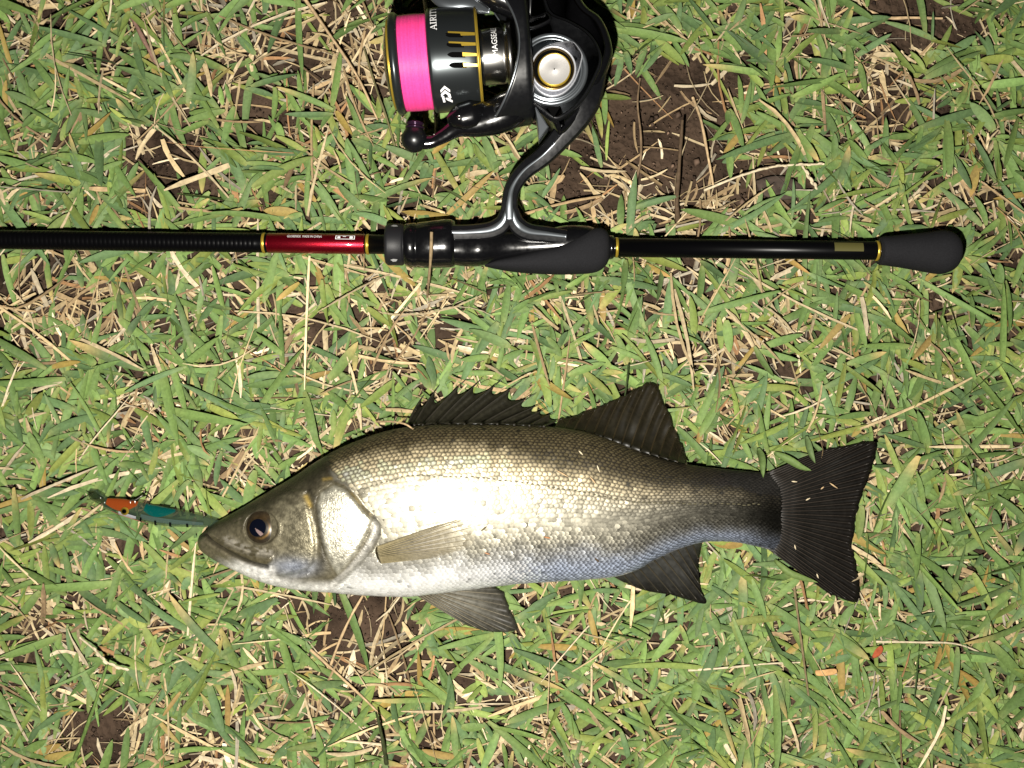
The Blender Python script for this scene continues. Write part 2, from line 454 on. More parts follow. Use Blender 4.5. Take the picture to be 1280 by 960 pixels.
BACK = np.array([0.020, 0.018, 0.011]); FLANK = np.array([0.275, 0.258, 0.205]); BELLY = np.array([0.78, 0.78, 0.76]); BLUE = np.array([0.22, 0.25, 0.32])
def body_color(px, py, x, v):
    """pigment of the skin: olive back, silver flank, white belly"""
    n1 = vnoise(px, py, 11, 14) - 0.5; n2 = vnoise(px, py, 12, 4) - 0.5; n3 = vnoise(px, py, 13, 40) - 0.5
    vv = v + 0.10 * n1 + 0.06 * n3
    sh_ = 0.22 * smooth(560, 740, x)
    k1 = smooth(-0.64 + sh_, -0.30 + sh_ * 1.3, vv)[..., None]; k2 = smooth(0.22, 0.60, vv)[..., None]
    c = BACK * (1 - k1) + FLANK * k1
    blue = BLUE * smooth(560, 700, x)[..., None] + BELLY * (1 - smooth(560, 700, x)[..., None])
    c = c * (1 - k2) + blue * k2
    bel = smooth(0.72 + 0.12 * smooth(500, 700, x), 0.90 + 0.06 * smooth(500, 700, x), vv)[..., None]
    c = c * (1 - bel) + BELLY * bel
    tailk = smooth(690, 930, x)[..., None] * (1 - 0.55 * k2)
    c = c * (1 - 0.80 * tailk)
    c = c * (1 - 0.78 * smooth(905, 966, x)[..., None])
    met = 0.12 + 0.62 * k1[..., 0] * (1 - 0.8 * k2[..., 0])
    # ---- head
    hd = sdist(px, py, HEADPOLY)
    inh = 1 - smooth(-2, 1, hd)
    hc = np.array([0.105, 0.092, 0.055]) * np.ones(px.shape + (1,))
    up = smooth(-0.7, -0.15, vv)[..., None]
    hc = np.array([0.018, 0.016, 0.010]) * (1 - up) + np.array([0.105, 0.092, 0.058]) * up
    # cheek plate silver-gold
    ckx = np.interp(py, [p[1] for p in CHEEK[:6]], [p[0] for p in CHEEK[:6]])
    cheek = smooth(336, 368, px) * (1 - smooth(-3, 1, px - ckx)) * smooth(612, 640, py) * (1 - smooth(712, 722, py))
    hc = hc + (np.array([0.31, 0.28, 0.19]) - hc) * (cheek * (0.7 + 0.8 * n2 + 0.5 * n1).clip(0, 1))[..., None]
    bl = np.exp(-(np.hypot((px - 368) / 24, (py - 708) / 11)) ** 2)
    hc = hc + (np.array([0.42, 0.46, 0.56]) - hc) * (0.9 * bl)[..., None]
    op = 1 - smooth(-3, 2, sdist(px, py, OPERC))
    hc = hc + (np.array([0.50, 0.48, 0.39]) - hc) * (op * (0.95 + 0.25 * n2).clip(0, 1))[..., None]
    band = np.exp(-(polydist(px, py, [(388, 612), (398, 640), (402, 670), (405, 695), (398, 714)]) / 4.0) ** 2)
    hc = hc * (1 - 0.55 * band[..., None])
    mem = (1 - smooth(4, 8, polydist(px, py, [(471, 655), (470, 668), (462, 684), (450, 700), (436, 716), (420, 730)])))
    hc = hc + (np.array([0.36, 0.35, 0.32]) - hc) * (0.7 * mem)[..., None]
    # lower jaw, throat white
    jaw = smooth(0, 14, py - np.interp(px, [247, 270, 300, 330, 350, 380, 400, 430], [688, 690, 700, 704, 716, 722, 722, 722]))
    jaw = np.maximum(jaw, smooth(690, 712, py) * smooth(-3, 4, polydist(px, py, MOUTH) - 3) * (1 - smooth(332, 352, px)) * smooth(275, 300, px) * (py > np.interp(px, [260, 286, 305, 320, 334], [672, 690, 700, 705, 706])))
    white = np.array([0.64, 0.63, 0.60]) * smooth(262, 300, px)[..., None] + np.array([0.10, 0.09, 0.06]) * (1 - smooth(262, 300, px)[..., None])
    hc = hc + (white - hc) * jaw[..., None]
    mx = 1 - smooth(-2, 1.5, sdist(px, py, MAXI))
    hc = hc + (np.array([0.075, 0.064, 0.036]) - hc) * mx[..., None]
    lip_ = np.exp(-(polydist(px, py, MOUTH) / 1.6) ** 2)
    hc = hc * (1 - 0.8 * lip_[..., None])
    sil = np.exp(-(polydist(px, py, [(285, 674), (300, 681), (318, 688), (338, 690)]) / 5.0) ** 2) * (n2 > -0.1)
    hc = hc + (np.array([0.30, 0.28, 0.24]) - hc) * (0.6 * sil)[..., None]
    gold = np.exp(-(polydist(px, py, [(383, 621), (388, 632)]) / 3) ** 2) + np.exp(-(polydist(px, py, [(441, 616), (452, 628), (464, 643)]) / 3) ** 2) \
        + 0.7 * np.exp(-(polydist(px, py, [(405, 599), (425, 596), (436, 602)]) / 2) ** 2)
    hc = hc + (np.array([0.34, 0.24, 0.06]) - hc) * (0.75 * gold.clip(0, 1))[..., None]
    hc = hc * (1 + 0.3 * n2)[..., None]
    lower = smooth(240, 262, px)[..., None]
    hc = hc * lower + np.array([0.05, 0.045, 0.03]) * (1 - lower)
    c = c * (1 - inh[..., None]) + hc * inh[..., None]
    met = met * (1 - inh) + (0.25 + 0.45 * np.maximum(op, cheek) - 0.2 * jaw).clip(0, 1) * inh
    c = c * (1 + 0.25 * n2)[..., None]
    return np.c_[c.reshape(-1, 3).clip(0.004, 0.85), met.reshape(-1, 1)]

fish = thing('fish', 'silver sea bass with dark fins lying on its side on the grass', 'fish', P(600, 640, 0.0))

def build_fish_body():
    nx, nv = len(xs_f), 171
    v = np.linspace(-1, 1, nv)
    X, Vv = np.meshgrid(xs_f, v, indexing='ij')
    up = surf(X, Vv, 1)
    px, py = proj(up)
    rel = body_relief(px, py, up[..., 2])
    edge = np.cos(Vv * math.pi / 2) ** 0.5
    up[..., 2] += rel * edge * smooth(247, 256, X)
    # fine skin relief behind the head is carried by the scales
    colr = body_color(px, py, X, Vv)
    v2 = np.linspace(1, -1, 60)[1:-1]
    X2, V2 = np.meshgrid(xs_f, v2, indexing='ij')
    lo = surf(X2, V2, -1)
    V = np.concatenate([up, lo], 1)
    C = np.concatenate([colr.reshape(nx, nv, 4), body_color(*proj(lo), X2, V2).reshape(nx, 58, 4)], 1)
    n = nv + 58
    F = grid_faces(nx, n, True)
    F.append(tuple(range(n - 1, -1, -1))); F.append(tuple((nx - 1) * n + i for i in range(n)))
    return mesh_obj('body', V.reshape(-1, 3), F, M['fish'], fish, C.reshape(-1, 4))
build_fish_body()

def build_scales():
    dx, rows = 5.7, 52
    Vs, Fs, Cs = [], [], []
    vr = np.linspace(-0.955, 0.955, rows)
    t = np.array([(-0.75, 0.0), (-0.45, -0.62), (0.15, -0.66), (0.62, -0.42), (0.86, 0.0), (0.62, 0.42), (0.15, 0.66), (-0.45, 0.62)])
    n0 = 0
    r = np.random.default_rng(21)
    allx, allv = [], []
    for i, vv in enumerate(vr):
        x = np.arange(405 + (dx / 2 if i % 2 else 0), 974, dx)
        x = x + r.normal(0, 0.35, len(x))
        allx.append(x); allv.append(np.full(len(x), vv) + r.normal(0, 0.003, len(x)))
    x = np.concatenate(allx); v = np.concatenate(allv)
    Q = surf(x, v, 1); px, py = proj(Q)
    keep = sdist(px, py, HEADPOLY) > 3.5
    # keep clear of the pectoral base
    keep &= np.hypot((px - 476) / 1.0, (py - 693) / 1.5) > 9
    keep &= r.random(len(x)) > 0.012          # a few scales lost
    x, v, Q, px, py = x[keep], v[keep], Q[keep], px[keep], py[keep]
    e = 1e-2
    tx = surf(x + 1, v) - surf(x - 1, v); tx /= np.linalg.norm(tx, axis=1)[:, None]
    tv = surf(x, v + e) - surf(x, v - e); tv /= np.linalg.norm(tv, axis=1)[:, None]
    nn = np.cross(tv, tx); nn /= np.linalg.norm(nn, axis=1)[:, None]
    nn *= np.sign(nn[:, 2])[:, None] + (nn[:, 2] == 0)[:, None]
    tv = np.cross(nn, tx)
    rel = body_relief(px, py, Q[:, 2])
    # local row spacing
    sp = np.linalg.norm(surf(x, v + (vr[1] - vr[0]) / 2) - surf(x, v - (vr[1] - vr[0]) / 2), axis=1)
    L = dx * S * 0.95 * 1.08; W = np.clip(sp, 0.0007, 0.003)
    sc = 1 + r.normal(0, 0.05, len(x))
    tilt = 0.055 + r.normal(0, 0.035, len(x)) + (r.random(len(x)) < 0.06) * r.normal(0, 0.06, len(x)); roll = r.normal(0, 0.04, len(x))
    lat = polydist(px, py, LATLINE)
    base = body_color(px, py, x, v)
    lam = smooth(-0.50 + 0.18 * smooth(560, 740, x), -0.15 + 0.2 * smooth(560, 740, x), v)                    # back: glints painted as bright centres; flank and belly: bright rims
    lo = smooth(-0.05, 0.3, v) * (0.25 + 0.75 * smooth(500, 680, x))
    jit = 1 + r.normal(0, 0.07, len(x))
    shed = (r.random(len(x)) < 0.02)
    nvt = len(t) + 1
    sx = smooth(560, 700, x)
    for j in range(nvt):
        if j < len(t):
            a, b = t[j]
            off = np.zeros(len(x))
            rim = True
        else:
            a, b = 0.12, 0.0; off = np.full(len(x), 0.00010); rim = False
        pos = Q + tx * (a * L * sc)[:, None] + tv * (b * W * sc * 1.02)[:, None]
        h = rel * np.cos(v * math.pi / 2) ** 0.5 + 0.00008 + tilt * (a + 0.35) * L + roll * b * W + off
        Vs.append(pos + nn * h[:, None])
        c = base[:, :3] * jit[:, None]
        if rim:
            rear = smooth(0.0, 0.7, np.full(len(x), a))
            f = (1 - lam) * (0.28) + lam * ((1 - lo) * (0.9 - 0.35 * sx) + lo * (0.75 + 1.6 * rear))
        else:
            f = (1 - lam) * 4.8 + lam * ((1 - lo) * (1.12 + 0.5 * sx) + lo * 0.42)
        f = f * np.where(shed, 0.55, 1.0) * (1 - 0.35 * np.exp(-(lat / 2.2) ** 2))
        tint = 1 + (1 - lam)[:, None] * np.array([0.14, 0.02, -0.18])
        c = (c * f[:, None] * tint).clip(0.004, 0.85)
        Cs.append(np.c_[c, (base[:, 3] + 0.1).clip(0, 0.85)])
    V = np.stack(Vs, 1).reshape(-1, 3); C = np.stack(Cs, 1).reshape(-1, 4)
    k = np.arange(len(x))[:, None, None] * nvt
    tri = np.array([(len(t), j, (j + 1) % len(t)) for j in range(len(t))])[None]
    F = (k + tri).reshape(-1, 3)
    # face upward
    fn = np.cross(V[F[0, 1]] - V[F[0, 0]], V[F[0, 2]] - V[F[0, 0]])
    if fn[2] < 0: F = F[:, ::-1].copy()
    o = mesh_obj('scales', V, F, M['scale'], fish, C)
    o['kind'] = 'stuff'
build_scales()

def build_lateral_line():
    """row of small dark pores along the flank"""
    c = catmull(LATLINE, 76); r = np.random.default_rng(17); parts = []
    for i in range(1, 75):
        d = c[min(i + 1, 75)] - c[i - 1]; d /= np.hypot(*d)
        L_ = r.uniform(1.4, 2.8); q = np.linspace(-1, 1, 5)
        w_ = r.normal(0, 0.5)
        px_, py_ = c[i, 0] + d[0] * q * L_, c[i, 1] + w_ + d[1] * q * L_
        z_ = zbody(px_, py_) + 0.00055
        parts.append(tube(Pa(px_, py_, z_), 0.00032 * np.sqrt(1.05 - q * q), 6, flat=0.5))
    v, f = join(parts)
    o = mesh_obj('lateral_line', v, f, M['ray'], fish, np.tile((0.10, 0.09, 0.055), (len(v), 1)))
    o['kind'] = 'stuff'

def fin(name, base, tip, zb, zt, nr, c0, c1, matl, ncol=None, nt=14, amp=0.0005, bow=0.0, rays=None, ray_r=(0.0005, 0.00015),
        edge_noise=1.5, zfun=None, rcol=None, seed=3, ray_col=0.8, notch=0.0, label=None, alpha=(1.0, 1.0)):
    """membrane with corrugation, base and tip px polylines; rays are sub-parts"""
    ncol = ncol or nr * 8 + 1
    B = catmull(base, ncol); E = catmull(tip, ncol)
    s = np.linspace(0, 1, ncol); t = np.linspace(0, 1, nt)
    r = np.random.default_rng(seed)
    en = (vnoise(s * 100, s * 0 + 3, seed, 1.3) - 0.5) * edge_noise + (vnoise(s * 100, s * 0 + 9, seed, 5) - 0.5) * edge_noise
    phase = np.abs(np.sin(math.pi * s * nr))          # 0 on the rays, 1 between
    PX = np.zeros((ncol, nt)); PY = np.zeros((ncol, nt)); Z = np.zeros((ncol, nt))
    for i in range(ncol):
        d = E[i] - B[i]; Ld = np.hypot(*d) + 1e-6
        per = np.array([-d[1], d[0]]) / Ld
        tt = t * (1 + en[i] / max(Ld, 8) - notch * phase[i])
        p = B[i][None] + d[None] * tt[:, None] + per[None] * (bow * Ld * np.sin(math.pi * t * 0.9))[:, None]
        PX[i], PY[i] = p[:, 0], p[:, 1]
        Z[i] = zb + (zt - zb) * np.sqrt(t)
    Z = Z + amp * (1 - 2 * phase[:, None]) * (0.3 + 0.7 * t[None]) + 0.0012 * (vnoise(PX, PY, seed + 5, 22) - 0.5)
    if zfun is not None:
        Z = zfun(PX, PY, t[None] * np.ones_like(PX)) + amp * (1 - 2 * phase[:, None]) * smooth(0.0, 0.35, t)[None]
    V = Pa(PX, PY, Z)
    Z = Z + 0.6 * amp * np.cos(2 * math.pi * s * nr * 2)[:, None] * smooth(0.3, 0.6, t)[None]
    colr = (np.array(c0)[None, None] * (1 - t[None, :, None]) + np.array(c1)[None, None] * t[None, :, None]) * (1 - 0.25 * phase[:, None, None])
    colr = colr * (0.8 + 0.4 * vnoise(PX, PY, seed + 8, 9))[..., None]
    F = grid_faces(ncol, nt)
    # second layer 0.4 mm below makes a thin closed sheet
    V2 = V.copy(); V2[..., 2] -= 0.0004
    n = ncol * nt
    F += [tuple(n + a for a in q[::-1]) for q in grid_faces(ncol, nt)]
    ring = [i * nt for i in range(ncol)] + [(ncol - 1) * nt + j for j in range(1, nt)] + [i * nt + nt - 1 for i in range(ncol - 2, -1, -1)] + [j for j in range(nt - 2, 0, -1)]
    F += [(ring[i], n + ring[i], n + ring[(i + 1) % len(ring)], ring[(i + 1) % len(ring)]) for i in range(len(ring))]
    al = (np.asarray(alpha)[0] + (alpha[1] - alpha[0]) * smooth(0.15, 1.0, t))[None] * np.ones((ncol, 1))
    o = mesh_obj(name, np.concatenate([V.reshape(-1, 3), V2.reshape(-1, 3)]), F, matl, fish, np.c_[np.concatenate([colr.reshape(-1, 3)] * 2).clip(0.003, 0.8), np.concatenate([al.reshape(-1, 1)] * 2)])
    if label: o['label'] = label
    rc = np.array(rcol if rcol is not None else c0)
    for q in range(nr + 1):
        i = min(int(round(q / nr * (ncol - 1))), ncol - 1)
        line = V[i].copy(); line[:, 2] += 0.00012 - 0.0006 * (1 - smooth(0, 0.08, t))
        tv, tf = tube(line[:-1], np.linspace(ray_r[0], ray_r[1], nt - 1), 6)
        cc = np.tile(rc * (0.85 + 0.3 * r.random()), (len(tv), 1))
        mesh_obj('fin_ray', tv, tf, M['ray'], o, cc.clip(0.003, 0.8))
    return o

DK = (0.020, 0.018, 0.014)
def zbody(px, py):
    """height of the flank under a photo pixel"""
    z = np.full(np.shape(px), 0.03)
    for _ in range(6):
        k = (H - z) / H
        # world point -> mid-plane px
        zc = fZs(px)
        mx = 640 + (px - 640) * (H - z) / (H - zc); my = 480 + (py - 480) * (H - z) / (H - zc)
        zc = fZs(mx)
        yt = np.interp(mx, xs_f, yt_s); yb = np.interp(mx, xs_f, yb_s)
        w = ((my - (yt + yb) / 2) / ((yb - yt) / 2)).clip(-1, 1)
        z = zc + fTs(mx) * hprof(w)
    return z

build_lateral_line()

# spiny dorsal fin: membrane and eleven spines
def spiny_dorsal():
    sp = [((510, 531), (530, 494)), ((518, 531), (549, 482)), ((529, 531), (583, 474)), ((545, 531), (603, 473)), ((562, 530), (631, 472)), ((581, 530), (652, 476)),
          ((602, 530), (670, 492)), ((622, 530), (680, 503)), ((643, 531), (684, 510)), ((662, 532), (694, 515)), ((680, 533), (702, 524))]
    mem = 0.80
    cols, C = [], []
    nsub, nt = 8, 12
    t = np.linspace(0, 1, nt)
    for i in range(len(sp)):
        b0, e0 = np.array(sp[i][0], float), np.array(sp[i][1], float)
        if i == len(sp) - 1: nxt = None
        for k in range(nsub if i < len(sp) - 1 else 1):
            f = k / nsub
            if i < len(sp) - 1:
                b1, e1 = np.array(sp[i + 1][0], float), np.array(sp[i + 1][1], float)
            else:
                b1, e1 = b0, e0
            b = b0 + (b1 - b0) * f; e = e0 + (e1 - e0) * f
            m = mem - (0.16 if i > 1 else 0.3) * math.sin(math.pi * f)
            p = b + (e - b) * (t * m)[:, None]
            cr = abs(math.sin(math.pi * f))
            z = 0.0255 + (0.012 - 0.0255) * np.sqrt(t) + 0.0005 * (1 - 2 * cr)
            cols.append(Pa(p[:, 0], p[:, 1], z))
            shade = 0.7 + 0.5 * random.random()
            C.append(np.tile(np.array([0.015, 0.014, 0.009]) * shade, (nt, 1)))
    V = np.array(cols); n = V.shape[0]
    V2 = V.copy(); V2[..., 2] -= 0.0004
    F = grid_faces(n, nt); N = n * nt
    F += [tuple(N + a for a in q[::-1]) for q in grid_faces(n, nt)]
    ring = [i * nt for i in range(n)] + [(n - 1) * nt + j for j in range(1, nt)] + [i * nt + nt - 1 for i in range(n - 2, -1, -1)] + [j for j in range(nt - 2, 0, -1)]
    F += [(ring[i], N + ring[i], N + ring[(i + 1) % len(ring)], ring[(i + 1) % len(ring)]) for i in range(len(ring))]
    Cc = np.array(C).reshape(-1, 3)
    fo = mesh_obj('dorsal_fin', np.concatenate([V.reshape(-1, 3), V2.reshape(-1, 3)]), F, M['fin'], fish, np.concatenate([Cc, Cc]))
    fo['label'] = 'spiny black front dorsal fin'
    for b, e in sp:
        b, e = np.array(b, float), np.array(e, float)
        tt = np.linspace(0, 1, 10)
        p = b + (e - b) * tt[:, None] + np.array([-2.0, 0.5]) * np.sin(math.pi * tt)[:, None]
        W = Pa(p[:, 0], p[:, 1], 0.0262 + (0.0125 - 0.0262) * np.sqrt(tt) + 0.0004)
        tv, tf = tube(W, np.linspace(0.0007, 0.00012, 10), 7)
        mesh_obj('fin_spine', tv, tf, M['ray'], fo, np.tile((0.02, 0.018, 0.013), (len(tv), 1)))
spiny_dorsal()

fin('soft_dorsal_fin', [(694, 535), (740, 543), (790, 561), (830, 573), (858, 580)],
    [(700, 525), (718, 520), (746, 509), (774, 497), (802, 483), (815, 478), (823, 484), (832, 507), (842, 532), (852, 556), (858, 574)],
    0.022, 0.0115, 14, (0.010, 0.009, 0.005), (0.018, 0.014, 0.007), M['fin_clear'], amp=0.0006, bow=-0.03, rcol=(0.020, 0.015, 0.007), alpha=(1.0, 0.75), seed=4, edge_noise=4)
fin('tail_fin', [(958, 592), (968, 612), (972, 637), (972, 662), (962, 687)],
    [(1030, 562), (1060, 557), (1088, 552), (1095, 557), (1090, 585), (1080, 614), (1070, 645), (1066, 675), (1070, 705), (1073, 730), (1071, 750), (1060, 751), (1036, 742)],
    0.0148, 0.0100, 34, (0.012, 0.0115, 0.010), (0.008, 0.0065, 0.0052), M['fin_clear'], nt=22, amp=0.0004, rcol=(0.026, 0.021, 0.017), alpha=(1.0, 0.88), seed=5, edge_noise=3, ray_r=(0.00036, 0.00014),
    zfun=lambda a, b, t: np.maximum(0.0148 - 0.0048 * np.sqrt(t.clip(0, 1)) - 0.004 * (1 - smooth(0, 0.1, t)), (zbody(np.minimum(a, 986), b) - 0.0008 + 0.0017 * smooth(0.0, 0.10, t)) * (1 - smooth(990, 1030, a)) + 0.010 * smooth(990, 1030, a)) + 0.001 * (vnoise(a, b, 55, 24) - 0.5))
fin('anal_fin', [(768, 720), (795, 711), (818, 697), (845, 684), (876, 677)],
    [(778, 727), (805, 738), (836, 743), (867, 752), (883, 754), (877, 739), (874, 720), (873, 705), (876, 684)],
    0.0165, 0.0105, 11, (0.040, 0.040, 0.036), (0.008, 0.007, 0.005), M['fin_clear'], alpha=(1.0, 0.85), amp=0.0006, rcol=(0.035, 0.03, 0.02), seed=6, edge_noise=1.5)
fin('pelvic_fin', [(522, 744), (528, 742), (535, 739), (545, 735)],
    [(584, 782), (609, 789), (630, 790), (646, 787), (640, 770), (633, 752), (629, 741), (618, 734)],
    0.021, 0.0115, 8, (0.24, 0.23, 0.19), (0.035, 0.032, 0.025), M['fin_clear'], alpha=(1.0, 0.72), nt=18, amp=0.0006, rcol=(0.12, 0.105, 0.075), seed=7, edge_noise=2)
fin('pectoral_fin', [(470, 684), (469, 690), (471, 697), (475, 704)],
    [(560, 652), (582, 648), (594, 655), (595, 668), (588, 682), (566, 691), (545, 697)],
    0.05, 0.05, 14, (0.028, 0.023, 0.010), (0.46, 0.40, 0.28), M['fin_clear'], nt=18, amp=0.00016, rcol=(0.19, 0.16, 0.09), seed=8, edge_noise=2.5,
    ray_r=(0.00030, 0.00005), alpha=(0.95, 0.10), zfun=lambda a, b, t: zbody(a, b) - 0.0004 + 0.0014 * smooth(0, 0.2, t) + 0.0010 * np.sin(math.pi * t.clip(0, 1)))

def build_eye():
    zc = float(zbody(np.array([EYE[0]]), np.array([EYE[1]]))[0]) - 0.0011
    k = S * (H - zc) / H
    O = P(EYE[0], EYE[1], zc)
    R = EYE_R * k
    # tilt the eye outward with the local skin
    nrm = np.array([-0.16, 0.16, 0.97]); nrm /= np.linalg.norm(nrm)
    a1 = np.cross(nrm, (0, 1, 0)); a1 /= np.linalg.norm(a1); a2 = np.cross(nrm, a1)
    def dome(r0, r1, nr, h, off, cx=0, cy=0):
        rr = np.linspace(r0, r1, nr); an = np.linspace(0, 2 * math.pi, 56, endpoint=False)
        V = []
        for r_ in rr:
            z = h * (1 - (r_ / R) ** 2) + off
            V.append(O + (np.cos(an)[:, None] * a1 + np.sin(an)[:, None] * a2) * r_ + nrm * z + (cx * np.array([1, 0, 0]) + cy * np.array([0, 1, 0])) * k)
        return np.array(V), rr, an
    V, rr, an = dome(0.02 * R, R * 1.03, 26, 0.0019, 0.0004)
    F = grid_faces(26, 56, True); F.append(tuple(range(55, -1, -1)))
    q = np.array(V).reshape(-1, 3)
    px, py = proj(q)
    ux, uy = (px - EYE[0]) / EYE_R, (py - EYE[1]) / EYE_R
    rad = np.hypot(ux + 0.2, uy - 0.05)
    c = np.tile(np.array([0.016, 0.012, 0.007]), (len(q), 1))
    rim = np.exp(-((rad - 0.64) / 0.06) ** 2)
    c += (np.array([0.30, 0.17, 0.05]) - c) * (rim * (0.06 + 0.45 * smooth(0.0, 0.6, ux * 0.8 + uy * 0.6)))[:, None]
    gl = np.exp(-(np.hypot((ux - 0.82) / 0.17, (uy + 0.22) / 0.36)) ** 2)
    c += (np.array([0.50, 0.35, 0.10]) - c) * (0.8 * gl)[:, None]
    br = np.exp(-(np.hypot((ux - 0.1) / 0.6, (uy + 0.62) / 0.2)) ** 2)
    c += (np.array([0.085, 0.05, 0.018]) - c) * (br * 0.2)[:, None]
    e = mesh_obj('eye', q, F, M['iris'], fish, np.c_[c, (gl * 0.7 + rim * 0.4).clip(0, 1)])
    V, rr, an = dome(0.02 * R, R * 0.53, 12, 0.0022, 0.0006, cx=-3.6, cy=-1.0)
    F = grid_faces(12, 56, True); F.append(tuple(range(55, -1, -1)))
    q = V.reshape(-1, 3); px, py = proj(q)
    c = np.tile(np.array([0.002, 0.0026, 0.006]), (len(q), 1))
    # pale pink reflection painted into the lower part of the pupil
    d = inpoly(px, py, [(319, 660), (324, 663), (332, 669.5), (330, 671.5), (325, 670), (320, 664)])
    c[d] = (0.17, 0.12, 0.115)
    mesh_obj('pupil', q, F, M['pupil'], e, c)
build_eye()

# ------------------------------------------------------------------ fishing rod
ZR = 0.0185                                     # height of the rod axis
KR = S * (H - ZR) / H
UP = np.array([0, 0, 1.0])
def rod_y(x): return 299.5 + (x / 1100.0) * 14.0
rd = P(1100, rod_y(1100), ZR) - P(0, rod_y(0), ZR); rd /= np.linalg.norm(rd)
rn = np.array([rd[1], -rd[0], 0.0])             # towards the fish
R0 = P(0, rod_y(0), ZR)
rod = thing('fishing_rod', 'black spinning rod with red band, gold rings and foam grips lying across the grass', 'fishing rod', P(680, 308, 0.0))

def rod_part(name, prof, material, parent=None, seg=40, close=True):
    v, f = lathe(prof, R0, rd, rn, UP, KR, seg, close)
    return mesh_obj(name, v, f, material, parent or rod)

def ringed(x0, x1, r0, r1, pitch, depth):
    p = []
    x = x0
    n = int((x1 - x0) / pitch)
    for i in range(n):
        a = x0 + i * pitch; r = r0 + (r1 - r0) * i / n
        p += [(a, r - depth), (a + pitch * 0.12, r), (a + pitch * 0.75, r), (a + pitch * 0.9, r - depth)]
    p.append((x1, r1))
    return p
# the long blank runs on to the left beyond the frame, slimmer towards the tip
rod_part('blank', [(-3300, 3.0), (-2500, 5.0), (-1500, 7.8), (-700, 10.2), (-262, 11.6)] + ringed(-260, 326, 11.8, 12.2, 5.6, 0.22) + [(327, 12.2), (335, 12.0), (482, 12.0)], M['blank'])
for x in (330.5, 460):
    rod_part('gold_ring', [(x - 2, 12.0), (x - 1.5, 12.9), (x + 1.2, 12.9), (x + 1.6, 12.0)], M['gold'])
red = rod_part('red_band', [(335, 12.0), (336, 12.5), (455, 12.6), (456.5, 12.0)], M['red'])
rod_part('rear_blank', [(755, 12.0), (900, 11.8), (1100, 11.6)], M['blank'])
for x in (771, 1096):
    rod_part('gold_ring', [(x - 2, 11.6), (x - 1.4, 12.7), (x + 1.2, 12.7), (x + 1.6, 11.6)], M['gold'])
rod_part('winding_check', [(760, 11), (761, 15), (766, 14.5), (768, 12)], M['gloss'])

def curved_patch(h0, h1, a0, a1, r, nh=8, na=2):
    """strip on the rod: axial a0..a1, h offset px from the axis as seen (towards fish positive)"""
    hh = np.linspace(h0, h1, nh); aa = np.linspace(a0, a1, na)
    V = []
    for a in aa:
        for h in hh:
            s = max(-0.999, min(0.999, h / r)); ph = math.asin(s)
            V.append(R0 + rd * a * KR + KR * r * (math.sin(ph) * rn + math.cos(ph) * UP))
    return V, grid_faces(na, nh)
v, f = curved_patch(-8.5, 2.5, 1040, 1076, 12.05)
mesh_obj('decal', v, f, M['olive'], rod)

# reel seat: matte locking ring, hood, body
rod_part('locking_nut', [(482, 16), (482.5, 23.5), (485, 25.8), (487, 26), (503, 26), (505, 24.5), (506, 22)], M['matte'], seg=64)
for hh in (-1, 1):
    V, F = [], []
    for i, (a, h) in enumerate([(490, 21 * hh), (493, 23.0 * hh), (497, 22.6 * hh), (499, 20.5 * hh), (494, 20 * hh)]):
        ph = math.asin(h / 26.4)
        V.append(R0 + rd * a * KR + KR * 26.25 * (math.sin(ph) * rn + math.cos(ph) * UP))
    mesh_obj('arrow_mark', V, [(0, 1, 2, 3, 4) if hh < 0 else (4, 3, 2, 1, 0)], M['grey'], rod, smooth_shade=False)

def loft(secs, n=40, power=1.0, shape=None):
    """secs: (x, ytop, ybot, zlow, zhigh) photo px sections along the rod; superellipse sections"""
    V = []
    a = np.linspace(0, 2 * math.pi, n, endpoint=False)
    for (x, y0, y1, zl, zh) in secs:
        c = np.cos(a); s = np.sin(a)
        c = np.sign(c) * np.abs(c) ** power; s = np.sign(s) * np.abs(s) ** power
        py = (y0 + y1) / 2 + c * (y1 - y0) / 2
        z = (zl + zh) / 2 + s * (zh - zl) / 2
        zm = (zl + zh) / 2
        W = Pa(np.full(n, x), py, np.full(n, zm)); W[:, 2] = z
        V.append(W)
    F = grid_faces(len(secs), n, True)
    F.append(tuple(range(n - 1, -1, -1))); m = (len(secs) - 1) * n
    F.append(tuple(m + i for i in range(n)))
    return np.vstack(V), F

def dense(secs, n):
    s = np.array(secs, float)
    t = np.linspace(0, 1, len(s)); q = np.linspace(0, 1, n)
    from_c = catmull(np.c_[s[:, 0] , s[:, 1], s[:, 2], s[:, 3] * 2000, s[:, 4] * 2000], n)
    from_c[:, 3:] /= 2000
    return from_c

hood = [(506, 283, 330, .009, .0275), (507, 280.5, 332.5, .0085, .0285), (512, 279.5, 334, .0082, .0288), (520, 279, 335, .008, .029), (521, 280.5, 334, .0085, .0285), (523, 278.5, 335, .008, .029),
        (540, 276.5, 335.2, .008, .0292), (556, 274.5, 334.5, .008, .0292), (564, 274.5, 334, .0084, .029), (568, 276.5, 333, .009, .0282), (569, 281, 330, .011, .026)]
v, f = loft(hood, 56, 0.92); mesh_obj('reel_hood', v, f, M['gloss'], rod)
seat = dense([(567, 290, 331, .010, .0262), (580, 288, 333, .009, .0265), (597, 287, 333, .009, .0275), (610, 288, 331, .009, .0268), (630, 289, 328, .009, .0248), (660, 288, 326, .009, .0242),
              (690, 285, 325, .009, .0246), (710, 282, 325, .009, .0252), (735, 283, 322, .009, .0248), (752, 290, 320, .010, .023)], 60)
v, f = loft(seat, 56, 0.9); mesh_obj('reel_seat', v, f, M['gloss'], rod)
